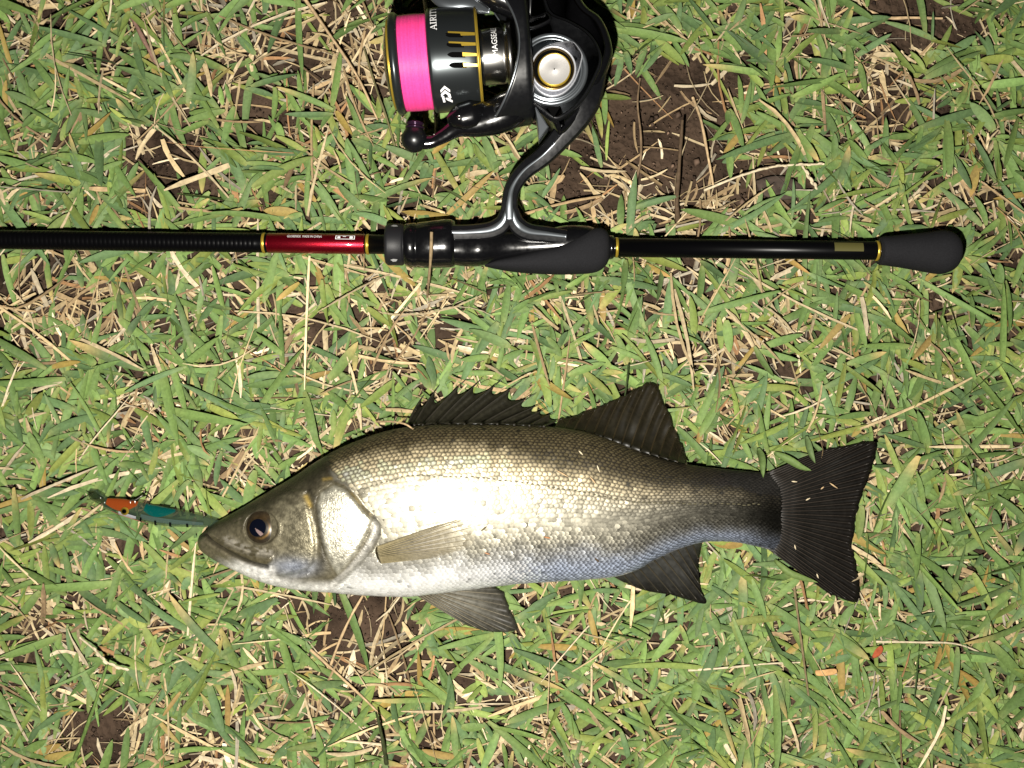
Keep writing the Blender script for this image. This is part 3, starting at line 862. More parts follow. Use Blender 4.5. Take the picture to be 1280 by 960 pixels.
fore = dense([(606, 330.5, 333, .014, .019), (622, 325, 336.5, .011, .0232), (645, 320, 340, .0085, .0262), (672, 313, 342, .0075, .0278), (700, 306, 343, .007, .0285), (720, 296, 342.5, .007, .0285), (738, 287, 341.5, .0075, .028),
              (750, 285, 338, .008, .0272), (758, 289, 331, .0095, .0255), (762, 297, 322, .013, .022)], 70)
v, f = loft(fore, 56, 0.86); mesh_obj('fore_grip', v, f, M['eva'], rod)
butt = dense([(1098, 301, 326, .013, .024), (1100, 297, 330.5, .0105, .0262), (1104, 295.5, 331.5, .010, .0268), (1108, 295.2, 331.8, .0098, .027), (1130, 293, 335, .0088, .0278), (1155, 290.5, 339.5, .0075, .029),
              (1175, 288, 342.5, .0065, .0298), (1186, 289.5, 340, .007, .0292), (1193, 295, 335, .0085, .0275), (1197, 304, 326, .012, .024)], 60)
v, f = loft(butt, 56, 0.95)
mesh_obj('butt_grip', v, f, M['eva'], rod)
rod_part('butt_collar', [(1097.5, 11), (1098, 13.2), (1103, 14), (1104, 11)], M['gloss'])

# ------------------------------------------------------------------ lettering
def text_polys(txt, size=1.0):
    """flat mesh of a text in the built-in font: verts (x,y), faces; cap height about size*0.7"""
    cu = bpy.data.curves.new('txt', 'FONT'); cu.body = txt; cu.size = size; cu.resolution_u = 3
    ob = bpy.data.objects.new('txt', cu); COL.objects.link(ob)
    dg = bpy.context.evaluated_depsgraph_get()
    me = ob.evaluated_get(dg).to_mesh()
    V = np.array([v.co[:] for v in me.vertices]).reshape(-1, 3)[:, :2]
    F = [tuple(p.vertices) for p in me.polygons]
    ob.evaluated_get(dg).to_mesh_clear()
    bpy.data.objects.remove(ob); bpy.data.curves.remove(cu)
    return V, F

def rod_text(txt, x0, x1, hc, hgt, r, material, parent):
    V, F = text_polys(txt)
    V = V - V.min(0); V = V / V.max(0)
    out = []
    for a, b in V:
        h = hc + (0.5 - b) * hgt
        ph = math.asin(max(-0.999, min(0.999, h / r)))
        out.append(R0 + rd * (x0 + (x1 - x0) * a) * KR + KR * r * (math.sin(ph) * rn + math.cos(ph) * UP))
    return mesh_obj('lettering', out, F, material, parent, smooth_shade=False)
rod_text('GLOBERIDE  MADE IN CHINA', 361, 404, -7.6, 3.0, 12.75, M['white'], red)
# small framed emblem on the red band
fr = []
for (a0, a1, h0, h1) in ((421, 445, -9.4, -8.9), (421, 445, -4.9, -4.3), (421, 422, -8.9, -4.9), (444, 445, -8.9, -4.9), (423.5, 427, -8.2, -5.6), (438.5, 442.5, -8.4, -5.4), (430, 434, -8.3, -7.5)):
    V = []
    for a in (a0, a1):
        for h in np.linspace(h0, h1, 3):
            ph = math.asin(h / 12.75)
            V.append(R0 + rd * a * KR + KR * 12.75 * (math.sin(ph) * rn + math.cos(ph) * UP))
    fr.append((V, grid_faces(2, 3)))
v, f = join(fr); mesh_obj('emblem', v, f, M['white'], red, smooth_shade=False)

# ------------------------------------------------------------------ fishing reel
ZA = 0.046                                      # height of the spool axis
KA = S * (H - ZA) / H
reel = thing('fishing_reel', 'black spinning reel wound with bright pink line, clamped to the rod', 'fishing reel', P(640, 150, 0.0))
tl = math.radians(4.6)
ad = np.array([math.cos(tl), math.sin(tl), 0]); an_ = np.array([math.sin(tl), -math.cos(tl), 0])
A0 = P(517, 79, ZA)
VIEWT = math.atan2(400 * S, H)                  # how far the lens stands towards the fish seen from the spool
def ax(x_photo, r=60):
    """axial px (from 517) of something seen at x_photo on the near side of a cylinder of radius r px"""
    zt = ZA + r * KA
    xm = 640 + (x_photo - 640) * (H - zt) / (H - ZA)
    return (xm - 517) / math.cos(tl)
def apos(a, r, ph):
    return A0 + ad * a * KA + KA * r * (math.cos(ph) * an_ + math.sin(ph) * UP)
def reel_lathe(name, prof, material, parent=None, seg=96, close=True):
    v, f = lathe(prof, A0, ad, an_, UP, KA, seg, close)
    return mesh_obj(name, v, f, material, parent or reel)
x_ = ax
sp = thing_sp = reel_lathe('spool', [(x_(533) , 40), (x_(533), 59), (x_(535), 62.5), (x_(538), 63), (x_(545), 63), (x_(585), 61.5), (x_(592), 60.5), (x_(596), 59.5), (x_(598), 56), (x_(599), 30)], M['spool'])
reel_lathe('spool_lip', [(x_(484), 40), (x_(484.5), 56), (x_(486), 60.5), (x_(488.5), 62), (x_(491), 62), (x_(494), 60.5), (x_(496.5), 58.5), (x_(497), 40)], M['spool'], sp)
reel_lathe('spool_nose', [(x_(474), 4), (x_(474.5), 22), (x_(476), 32), (x_(478), 40), (x_(480), 46), (x_(483), 51), (x_(485), 52)], M['gloss'], sp)
reel_lathe('gold_trim', [(x_(481.5), 50), (x_(482), 54.5), (x_(483.5), 55), (x_(484.6), 52)], M['gold'], sp)
reel_lathe('gold_trim', [(x_(594.8), 58), (x_(595.3), 60.9), (x_(597.5), 60.4), (x_(598.5), 57)], M['gold'], sp)
# wound pink line: fine turns
lp = [(x_(496), 40), (x_(496), 57.0)]
N = 26
for i in range(N):
    a0 = x_(496.5) + (x_(534.5) - x_(496.5)) * i / N; w = (x_(534.5) - x_(496.5)) / N
    bulge = 0.5 * math.sin(math.pi * i / N)
    lp += [(a0 + w * 0.1, 57.5 + bulge), (a0 + w * 0.5, 58.25 + bulge + random.uniform(-.15, .15)), (a0 + w * 0.9, 57.5 + bulge)]
lp += [(x_(535), 57), (x_(535), 40)]
v, f = lathe(lp, A0, ad, an_, UP, KA, 120)
lcol = np.array([0.80, 0.055, 0.26])[None] * np.repeat(np.random.default_rng(3).uniform(0.72, 1.12, len(lp)), 120)[:, None]
mesh_obj('line', v, f, M['pink'], sp, lcol.clip(0, 0.95))

def ph_of(y, r, x):
    """angle round the spool axis for something seen at photo row y"""
    yc = 79 - math.sin(tl) * (x - 517)
    s = max(-0.999, min(0.999, (y - yc) / r))
    return math.pi / 2 - VIEWT - math.asin(s)

def on_spool(pts, r, faces, name, material, parent, lift=0.25):
    V = [apos(ax(x, r), r + lift, ph_of(y, r, x)) for x, y in pts]
    return mesh_obj(name, V, faces, material, parent, smooth_shade=False)
# slots with gold bars
for i, yy in enumerate((46.5, 58.0, 69.5, 81.5)):
    n = 12; top, bot = [], []
    for q in range(n + 1):
        x = 556.5 + i * 0.6 + (579 - 556.5) * q / n
        w = 3.2 * math.sin(min(1, (q / n) * 3.0) * math.pi / 2) ** 0.8
        top.append((x, yy - w)); bot.append((x, yy + w))
    pts = top + bot
    on_spool(pts, 62.2, [(a, a + 1, n + 2 + a, n + 1 + a)[::-1] for a in range(n)], 'slot', M['dark'], sp, 0.3)
    g = [(577, yy - 2.8), (594.5, yy - 1.8), (594.5, yy + 1.2), (577, yy + 1.6)]
    if i < 2: g = [(561, yy - 3.4), (594.5, yy - 2.4), (594.5, yy + 1.0), (577, yy + 1.4), (576, yy - 1.0), (561, yy - 1.6)]
    on_spool(g, 62.0, [tuple(range(len(g)))[::-1]], 'slot_bar', M['gold'], sp, 0.9)

# serif word up the skirt: letters as strokes (baseline towards the rotor, tops towards the line)
SER = {
    'A': [[(0.0, 0), (0.26, 0), (0.26, .08), (0.0, .08)], [(0.62, 0), (1.0, 0), (1.0, .08), (0.62, .08)], [(0.08, .06), (0.17, .06), (0.52, 1), (0.46, 1)], [(0.74, .06), (0.93, .06), (0.58, 1), (0.46, 1)], [(0.24, .32), (0.74, .32), (0.74, .40), (0.24, .40)]],
    'I': [[(0, 0), (0.42, 0), (0.42, .08), (0, .08)], [(0, .92), (0.42, .92), (0.42, 1), (0, 1)], [(0.12, .06), (0.30, .06), (0.30, .94), (0.12, .94)]],
    'R': [[(0, 0), (0.42, 0), (0.42, .08), (0, .08)], [(0, .92), (0.55, .92), (0.55, 1), (0, 1)], [(0.12, .06), (0.30, .06), (0.30, .94), (0.12, .94)], [(0.5, .92), (0.72, .84), (0.80, .98), (0.5, 1)], [(0.62, .58), (0.80, .58), (0.84, .86), (0.66, .86)], [(0.28, .46), (0.70, .46), (0.80, .60), (0.28, .54)], [(0.42, .48), (0.58, .48), (0.98, 0.0), (0.78, 0.0)]],
    'T': [[(0.3, 0), (0.72, 0), (0.72, .08), (0.3, .08)], [(0.0, .90), (1.0, .90), (1.0, 1), (0.0, 1)], [(0.42, .06), (0.60, .06), (0.60, .94), (0.42, .94)], [(0.0, .72), (0.07, .72), (0.10, .94), (0.0, .94)], [(0.93, .72), (1.0, .72), (1.0, .94), (0.90, .94)]],
    'Y': [[(0.32, 0), (0.74, 0), (0.74, .08), (0.32, .08)], [(0.44, .06), (0.62, .06), (0.62, .50), (0.44, .50)], [(0.44, .48), (0.62, .48), (0.28, 1), (0.06, 1)], [(0.48, .48), (0.60, .48), (0.98, 1), (0.86, 1)]]}
ADV = {'A': 0.98, 'I': 0.5, 'R': 0.98, 'T': 1.0, 'Y': 1.0}
def spool_word(word, x_base, x_top, y0, hpx, r):
    parts = []
    pen = 0.0
    ph0 = ph_of(y0, r, (x_base + x_top) / 2)
    for ch in word:
        for st in SER[ch]:
            V = [apos(ax(x_base + (x_top - x_base) * b, r), r + 0.3, ph0 + (pen + a) * hpx / r) for a, b in st]
            parts.append((V, [tuple(range(len(st)))]))
        pen += ADV[ch] + 0.06
    v, f = join(parts)
    return mesh_obj('lettering', v, f, M['white'], sp, smooth_shade=False)
spool_word('AIRITY', 547.5, 539.5, 41.5, 8.6, 63)

def arc_text(txt, x_base, x_top, y0, y1, r, material, parent, name='lettering'):
    """text climbing round the axis: baseline at x_base, tops at x_top, from photo row y0 to y1"""
    V, F = text_polys(txt)
    V = V - V.min(0); V = V / V.max(0)
    p0, p1 = ph_of(y0, r, x_base), ph_of(y1, r, x_base)
    out = [apos(ax(x_base + (x_top - x_base) * b, r), r + 0.35, p0 + (p1 - p0) * a) for a, b in V]
    return mesh_obj(name, out, F, material, parent, smooth_shade=False)
# emblem: two chevrons over a slanted letter
on_spool([(545, 110.5), (550.7, 105.3), (557, 110), (557, 113), (550.7, 108.6), (545, 113.6)], 63, [(0, 5, 4, 1), (1, 4, 3, 2)], 'emblem', M['white'], sp, 0.35)
on_spool([(545, 115.2), (550.7, 110.4), (557, 115), (557.6, 119.5), (556, 121), (553.6, 118.5), (553.6, 116.6), (550.7, 114.2), (545, 118.4)], 63, [(0, 8, 7, 1), (1, 7, 6, 2), (2, 6, 5, 3), (3, 5, 4)], 'emblem', M['white'], sp, 0.35)
on_spool([(545.6, 117.5), (548.6, 117.5), (549.6, 125), (546.8, 125.4)], 63, [(0, 3, 2, 1)], 'emblem', M['white'], sp, 0.35)
on_spool([(549.8, 120.0), (552.4, 119.4), (559, 122.8), (558.4, 125.4), (552, 122.6)], 63, [(0, 4, 3, 2, 1)], 'emblem', M['white'], sp, 0.35)

# rotor: open cup with two arms reaching forward at the sides
rot_hub = reel_lathe('rotor_hub', [(x_(600, 32), 20), (x_(601, 32), 33.5), (x_(604, 32), 34), (x_(628, 34), 34), (x_(632, 34), 33), (x_(633, 34), 38), (x_(640, 36), 40), (x_(640), 20)], M['steel'])
arc_text('MAGSEALED', 622, 615, 69, 24, 34, M['white'], rot_hub)

def rotor():
    n = 144
    ph = np.linspace(0, 2 * math.pi, n, endpoint=False)
    side = np.abs(np.cos(ph))                      # 1 at the two arms
    rr = 68 + 19 * side ** 1.6
    lip = x_(650) - 58 * (1 - np.sqrt(1 - (0.985 * side) ** 2))
    back = x_(664)
    rings = []
    def ring(a, r): rings.append(A0 + KA * (np.asarray(a)[:, None] * ad) + KA * np.asarray(r)[:, None] * (np.cos(ph)[:, None] * an_ + np.sin(ph)[:, None] * UP))
    one = np.ones(n)
    ring(back * one, 12 * one)
    ring(back * one, rr - 16)
    ring((back - 1.5) * one, rr - 6)
    ring((back - 5) * one, rr - 1)
    for t in np.linspace(0, 1, 8):
        a = (back - 8) * (1 - t) + lip * t
        ring(a, rr + 6 * side ** 3 * t)
    ring(lip - 0.5, rr + 6 * side ** 3 - 2)
    ring(lip, rr + 6 * side ** 3 - 4.5)
    for t in np.linspace(0, 1, 5)[1:]:
        a = lip * (1 - t) + (x_(652)) * t
        ring(a, (rr + 6 * side ** 3 * (1 - t) - 5) * (1 - 0.08 * t))
    ring(x_(652) * one, 34 * one)
    V = np.array(rings); F = grid_faces(len(rings), n, True)
    o = mesh_obj('rotor', V.reshape(-1, 3), F, M['satin'], reel)
    L = A0 + KA * ((lip - 0.6)[:, None] * ad) + KA * (rr + 6 * side ** 3 - 2.0)[:, None] * (np.cos(ph)[:, None] * an_ + np.sin(ph)[:, None] * UP)
    L = np.vstack([L, L[:1]])
    v, f = tube(L, 0.0006, 8)
    mesh_obj('rotor_lip', v, f, M['gunmetal'], o)
    return o
rot = rotor()

def W(px, py, z): return P(px, py, z)
def path(pts, n):
    """pts (px, py, z_mm) -> world points along a smooth path"""
    c = catmull([(a, b, z * 3) for a, b, z in pts], n)
    return Pa(c[:, 0], c[:, 1], c[:, 2] / 3000.0)
def interp_r(vals, n): return np.interp(np.linspace(0, 1, n), np.linspace(0, 1, len(vals)), vals)

# lower bail arm with its line roller
p = path([(652, 128, 50), (628, 142, 51), (600, 152, 51), (575, 158, 51), (555, 170, 50), (538, 178, 49), (520, 177, 49)], 40)
v, f = tube(p, interp_r([.0075, .0085, .0075, .0058, .0036, .0026, .0034], 40), 20, flat=0.8)
arm = mesh_obj('bail_arm', v, f, M['gloss'], reel)
p = path([(606, 138, 53), (590, 143, 54), (572, 148, 54), (563, 152, 52)], 24)
v, f = tube(p, interp_r([.0035, .0062, .0058, .0030], 24), 18, flat=0.8)
mesh_obj('arm_cover', v, f, M['gloss'], arm)
def stud(px, py, z, r, h, material, parent, name='screw', seg=24):
    k = 1.0
    v, f = lathe([(0, r), (h * .7, r), (h, r * .75), (h * .85, r * .2)], P(px, py, z), UP, np.array([1., 0, 0]), np.array([0, 1., 0]), 1.0, seg)
    return mesh_obj(name, v, f, material, parent)
stud(574, 147, 0.0580, 0.0010, 0.0010, M['steel'], arm)
stud(623, 137, 0.0562, 0.0026, 0.0012, M['satin'], arm)
stud(624, 141, 0.0570, 0.0012, 0.0012, M['steel'], arm)
# roller stack pointing at the spool and its ball-shaped cap
c0 = P(518, 174, 0.049)
dirr = np.array([0.05, 1.0, 0.0]); dirr /= np.linalg.norm(dirr); sd = np.cross(dirr, UP)
v, f = lathe([(-5.9e-3, 0.4e-3), (-5.7e-3, 1.6e-3), (-4.9e-3, 3.3e-3), (-3.2e-3, 5.0e-3), (-0.9e-3, 5.9e-3), (1.2e-3, 5.75e-3), (3.2e-3, 4.8e-3), (4.4e-3, 4.0e-3), (5.0e-3, 3.7e-3)], c0, dirr, sd, UP, 1.0, 40)
mesh_obj('roller_cap', v, f, M['satin'], arm)
v, f = lathe([(4.6e-3, 3.0e-3), (4.7e-3, 4.2e-3), (5.4e-3, 4.3e-3), (5.6e-3, 3.5e-3), (6.2e-3, 3.4e-3), (6.4e-3, 4.0e-3), (7.2e-3, 4.0e-3), (7.6e-3, 3.0e-3)], c0, dirr, sd, UP, 1.0, 36)
mesh_obj('line_roller', v, f, M['purple'], arm)
# upper bail arm, mostly above the frame
p = path([(652, 6, 50), (625, -8, 51), (595, -18, 51), (565, -24, 50), (535, -26, 49)], 30)
v, f = tube(p, interp_r([.0075, .0085, .0075, .005, .004], 30), 18, flat=0.8)
mesh_obj('bail_arm', v, f, M['gloss'], reel)
p = path([(612, 14, 50), (585, 6, 53), (562, 5, 53), (548, -1, 52), (538, -12, 50)], 26)
v, f = tube(p, interp_r([.0012, .0034, .0034, .0028, .0022], 26), 16, flat=0.6)
mesh_obj('bail_holder', v, f, M['gunmetal'], reel)
# bail wire passing under the spool
q = np.linspace(-0.12, math.pi + 0.12, 60)
pw = [apos(x_(534, 0) + 2, 96, -a) for a in q]
v, f = tube(np.array(pw), 0.0013, 10, up=(1, 0, 0))
mesh_obj('bail_wire', v, f, M['wire'], reel)

# body: stacked shaped plates, bearing cap
BODY = catmull([(655, -42), (690, -40), (716, -22), (733, 4), (750, 17), (760, 34), (766, 54), (766, 68), (757, 92), (745, 116), (733, 138), (716, 156), (700, 166), (690, 150), (676, 138), (660, 128), (655, 110), (654, 40)], 110)
v, f = slab(BODY, 0.031, 0.0535, 0.004, 6); mesh_obj('gear_case', v, f, M['gloss'], reel)
COVER = catmull([(662, -30), (680, -8), (690, 14), (712, 24), (735, 38), (748, 55), (753, 76), (744, 100), (730, 124), (712, 142), (694, 150), (676, 138), (662, 124), (658, 90), (658, 50)], 100)
v, f = slab(COVER, 0.052, 0.0568, 0.0016, 4); mesh_obj('side_cover', v, f, M['satin'], reel)
v, f = slab(catmull([(655, 20), (672, 18), (684, 14), (690, 24), (678, 32), (660, 38), (654, 34)], 30), 0.055, 0.0586, 0.0012, 4); mesh_obj('shoulder', v, f, M['gloss'], reel)
BZ = 0.0568
bo = P(691.5, 88, BZ); kb = S * (H - BZ) / H
def bz(name, prof, material, parent=None, seg=72, off=(0, 0)):
    v, f = lathe([(a * 1e-3, r * kb) for r, a in prof], bo + np.array([off[0] * kb, -off[1] * kb, 0]), UP, np.array([1., 0, 0]), np.array([0, 1., 0]), 1.0, seg)
    return mesh_obj(name, v, f, material, parent or reel)
bz('bearing_ring', [(46, -1), (45.5, 0.4), (43.5, 1.2), (41, 1.0), (40, 0.8), (38.8, 1.5), (36.8, 1.7), (35.5, 1.2)], M['gunmetal'], off=(-2, -1))
pick = catmull([(664, 78), (670, 66), (682, 57), (698, 52), (714, 51), (720, 54), (728, 66), (728, 74), (723, 92), (716, 106), (704, 117), (690, 121), (676, 116), (666, 104), (663, 90), (664, 78)], 80)[:-1]
v, f = slab(pick, BZ, BZ + 0.0024, 0.0007, 4); mesh_obj('cap_plate', v, f, M['silver'], reel)
bz('cap_ring', [(28.6, 2.3), (28.4, 2.9), (27.4, 3.2), (26.4, 3.0), (26.0, 2.5), (24.5, 2.46)], M['silver'])
bz('cap_well', [(26.2, 2.5), (25.6, 2.75), (24.8, 2.9), (23.2, 2.5), (22, 2.52), (20, 2.55)], M['bronze'])
bz('cap_well_floor', [(26.0, 2.44), (25.5, 2.62), (19.0, 2.6)], M['dark'])
bz('cap_disc', [(20.2, 2.6), (20.2, 3.5), (19.6, 4.1), (18.8, 4.2), (18.2, 4.12), (10, 4.16), (1.0, 4.2)], M['brushed'], off=(1, 2))
bz('disc_rim', [(20.6, 2.6), (20.6, 3.8), (20.2, 4.2), (19.4, 4.35), (18.9, 4.2), (18.7, 3.4)], M['gold'], off=(1, 2), seg=72)
# neck plate and triangular recess
v, f = slab([(670, 133), (686, 158), (674, 175), (672.5, 162), (671, 148)], 0.048, 0.0572, 0.0007, 3); mesh_obj('neck_plate', v, f, M['gunmetal'], reel, smooth_shade=False)
v, f = slab([(684, 134), (701, 132.5), (692, 147)], 0.050, 0.0573, 0.0002, 2); mesh_obj('neck_recess', v, f, M['dark'], reel, smooth_shade=False)

# stem and foot with a raised crest that catches the light
def crest_loft(pts, half, n=50, lift=None):
    c = catmull([(a, b, z * 3) for a, b, z in pts], n)
    W_ = Pa(c[:, 0], c[:, 1], c[:, 2] / 3000.0)
    w = interp_r(half, n) * S
    t = np.gradient(W_, axis=0); t[:, 2] *= 0.0; t /= np.linalg.norm(t, axis=1)[:, None]
    sd = np.stack([t[:, 1], -t[:, 0], 0 * t[:, 0]], -1)
    prof = [(-1, -0.55), (-1.0, 0.0), (-0.82, 0.34), (-0.16, 0.62), (0.0, 0.66), (0.16, 0.62), (0.82, 0.34), (1.0, 0.0), (1, -0.55), (0.4, -0.8), (-0.4, -0.8)]
    V = np.array([W_ + sd * (a * w)[:, None] + UP * (b * w)[:, None] for a, b in prof]).transpose(1, 0, 2)
    m = len(prof)
    F = grid_faces(n, m, True); F.append(tuple(range(m - 1, -1, -1))); F.append(tuple((n - 1) * m + i for i in range(m)))
    return V.reshape(-1, 3), F
def add_crest(name, pts, half, n=50, crest=(1.0, 1.0)):
    v, f = crest_loft(pts, half, n)
    o = mesh_obj(name, v, f, M['satin'], reel)
    bm = o.modifiers.new('edge', 'EDGE_SPLIT'); bm.split_angle = math.radians(17)
    # lighter metal strip added to draw the highlight along the crest
    c = catmull([(a, b, z * 3) for a, b, z in pts], n)
    w_ = interp_r(half, n) * S
    Wc = Pa(c[:, 0], c[:, 1], c[:, 2] / 3000.0) + UP * (0.62 * w_)[:, None]
    v, f = tube(Wc, interp_r(crest, n) * S, 10, flat=0.35)
    mesh_obj('highlight_strip', v, f, M['gunmetal'], o)
    return o
add_crest('stem', [(752, 60, 49), (742, 100, 49.5), (726, 138, 49.5), (704, 168, 47), (680, 194, 44), (655, 214, 40), (641, 234, 36), (637, 254, 32), (637, 276, 28.5)], [8, 12.5, 17, 14.5, 12, 10.5, 9.5, 9.2, 10.5], 80, (0.8, 0.8, 0.9, 1.0, 1.1, 1.3, 1.8, 3.0, 6.0))
add_crest('foot', [(562, 291, 25.3), (590, 290.5, 25.8), (614, 287.5, 26.8), (628, 279, 28.2), (634, 264, 30.5), (636.5, 250, 32.8)], [9.5, 9.5, 10, 10.5, 9, 6], 50, (2.2, 2.6, 3.5, 4.5, 3, 1))
add_crest('foot', [(708, 296, 23.8), (684, 293, 24.8), (660, 289.5, 26.3), (646, 280, 28.1), (640, 264, 30.5), (637.5, 250, 32.8)], [8.5, 9.5, 10, 10.5, 9, 6], 50, (2.2, 2.6, 3.5, 4.5, 3, 1))

# ------------------------------------------------------------------ lure in the fish's mouth
lure = thing('fishing_lure', 'slim clear minnow lure with orange and teal back sticking from the fish mouth', 'lure', P(190, 640, 0.0))
LX = [(131, 629), (150, 633), (170, 638), (190, 643), (215, 647), (240, 650), (262, 653), (280, 657)]
LR = [6.5, 10.0, 11.5, 12.0, 11.0, 9.0, 6.5, 4.5]
lc = catmull([(a, b, 0) for a, b in LX], 60)
lz = np.linspace(0.0155, 0.0165, 60)
lr = interp_r(LR, 60) * S * 0.97
v, f = tube(Pa(lc[:, 0], lc[:, 1], lz), lr, 28, flat=0.55); lb = mesh_obj('body', v, f, M['clear'], lure)
def lure_shell(name, i0, i1, a0, a1, grow, material, ragged=False):
    p = Pa(lc[i0:i1, 0], lc[i0:i1, 1], lz[i0:i1]); r = lr[i0:i1] * grow
    t = np.gradient(p, axis=0); t /= np.linalg.norm(t, axis=1)[:, None]
    sd = np.cross(t, UP); sd /= np.linalg.norm(sd, axis=1)[:, None]; uv = np.cross(sd, t)
    aa = np.linspace(a0, a1, 14)
    V = p[:, None] + r[:, None, None] * (np.cos(aa)[None, :, None] * sd[:, None] + 0.55 * np.sin(aa)[None, :, None] * uv[:, None])
    if ragged:
        # taper the painted patch towards its ends
        m_ = i1 - i0
        q_ = np.linspace(0, 1, m_)
        for j_ in range(m_):
            wv = 1 - 0.55 * max(0, abs(q_[j_] - 0.4) / 0.6) ** 2.0
            aj = a1 - (a1 - aa) * wv
            V[j_] = p[j_] + r[j_] * (np.cos(aj)[:, None] * sd[j_] + 0.55 * np.sin(aj)[:, None] * uv[j_])
    return mesh_obj(name, V.reshape(-1, 3), grid_faces(i1 - i0, 14), material, lb)
lure_shell('orange_patch', 1, 17, math.radians(62), math.radians(178), 1.03, M['orange'], True)
lure_shell('teal_patch', 20, 36, math.radians(85), math.radians(178), 1.03, M['teal'], True)
lure_shell('foil', 19, 50, math.radians(30), math.radians(80), 0.8, M['bluefoil'])
lure_shell('gill_foil', 8, 18, math.radians(15), math.radians(58), 1.02, M['silver'], True)
lure_shell('pink_belly', 4, 22, math.radians(-20), math.radians(25), 1.04, M['pinkfoil'])
for i in (19, 26, 33, 41):
    lure_shell('rib', i, i + 2, math.radians(-15), math.radians(62), 1.05, M['dark'])
# lip
v, f = slab([(112, 612), (119, 613), (134, 624), (137, 636), (126, 632), (112, 624), (109, 617)], 0.0125, 0.0145, 0.0004, 2); mesh_obj('diving_lip', v, f, M['clear'], lure)
# lure eye
for (ex, ey) in ((156, 639),):
    v, f = lathe([(0, 0.0019), (0.0005, 0.0018), (0.0008, 0.001)], P(ex, ey, 0.0183), UP, np.array([1., 0, 0]), np.array([0, 1., 0]), 1.0, 20)
    le = mesh_obj('eye', v, f, M['gold'], lure)
    v, f = lathe([(0.0006, 0.0011), (0.0010, 0.001), (0.0012, 0.0004)], P(ex, ey, 0.0183), UP, np.array([1., 0, 0]), np.array([0, 1., 0]), 1.0, 16)
    mesh_obj('pupil', v, f, M['dark'], le)
# treble hook at the back of the lure
def hook(px, py, ang):
    parts = []
    base = np.array([px, py], float)
    d = np.array([math.cos(ang), math.sin(ang)])
    sh = Pa(*(base[None] + d[None] * np.linspace(0, 14, 6)[:, None]).T, np.linspace(0.016, 0.014, 6))
    parts.append(tube(sh, 0.00045, 8))
    for k, off in enumerate((-0.9, 0.35, 1.5)):
        b = base + d * 14
        o2 = np.array([math.cos(ang + math.pi / 2 * (1 if off > 0 else -1)), math.sin(ang + math.pi / 2 * (1 if off > 0 else -1))])
        tt = np.linspace(0, math.pi * 1.05, 14)
        r = 5.0 * (0.6 + 0.4 * abs(off))
        pts = b[None] + d[None] * (np.sin(tt) * r)[:, None] + o2[None] * ((1 - np.cos(tt)) * r * abs(off) / 1.3)[:, None]
        z = 0.014 + 0.0012 * np.sin(tt) + 0.001 * k
        parts.append(tube(Pa(pts[:, 0], pts[:, 1], z), np.linspace(0.00042, 0.00012, 14), 7))
    return join(parts)
v, f = hook(166, 627, -0.55); mesh_obj('treble_hook', v, f, M['wire'], lure)
q = np.linspace(0, 2 * math.pi, 20)
rg = Pa(166 + 3.2 * np.cos(q), 628 + 3.2 * np.sin(q), np.full(20, 0.017)); v, f = tube(rg, 0.0003, 7, caps=False); mesh_obj('split_ring', v, f, M['steel'], lure)

# ------------------------------------------------------------------ grass
FINPOLY = [[(690, 530), (746, 507), (812, 476), (828, 484), (858, 560), (862, 582)], [(505, 535), (545, 480), (600, 470), (655, 474), (700, 520), (700, 536)],
           [(955, 588), (1010, 585), (1090, 548), (1098, 556), (1066, 665), (1076, 752), (1040, 750), (955, 690)],
           [(765, 720), (880, 672), (886, 758), (800, 738)], [(520, 740), (545, 732), (632, 734), (650, 790), (600, 790)]]
def ceiling(X, Y):
    """highest a blade may reach at world (X, Y) without entering an object"""
    c = np.full(X.shape, 0.016)
    # fish body
    mx = 640 + X / (S * (H - 0.02) / H); my = 480 - Y / (S * (H - 0.02) / H)
    zc = fZs(mx); kk = (H - 0.02) / (H - zc)
    mx = 640 + (mx - 640) * kk; my = 480 + (my - 480) * kk
    yt = np.interp(mx, xs_f, yt_s); yb = np.interp(mx, xs_f, yb_s)
    w = (my - (yt + yb) / 2) / np.maximum((yb - yt) / 2, 1)
    ins = (np.abs(w) < 1.03) & (mx > 243) & (mx < 988)
    zb = fZs(mx) - 0.86 * fTs(mx) * hprof(w) - 0.0008
    c = np.where(ins, np.minimum(c, zb), c)
    near = (np.abs(w) < 1.25) & (mx > 235) & (mx < 980)
    c = np.where(near, np.minimum(c, 0.010), c)
    px, py = 640 + X / (S * (H - 0.01) / H), 480 - Y / (S * (H - 0.01) / H)
    for poly in FINPOLY:
        m = inpoly(px, py, poly)
        c = np.where(m, np.minimum(c, 0.0082), c)
    d = np.abs(py - rod_y(px))
    c = np.where((d < 16) & (px < 1100), np.minimum(c, 0.0125), c)
    c = np.where((d < 40) & (px > 476) & (px < 770), np.minimum(c, 0.0062), c)
    c = np.where((np.abs(py - 315) < 34) & (px > 1092) & (px < 1206), np.minimum(c, 0.0055), c)
    c = np.where((px > 470) & (px < 775) & (py < 205), np.minimum(c, 0.0110), c)
    c = np.where(polydist(px, py, [(112, 617), (135, 630), (190, 643), (262, 653)]) < 15, np.minimum(c, 0.0095), c)
    return c

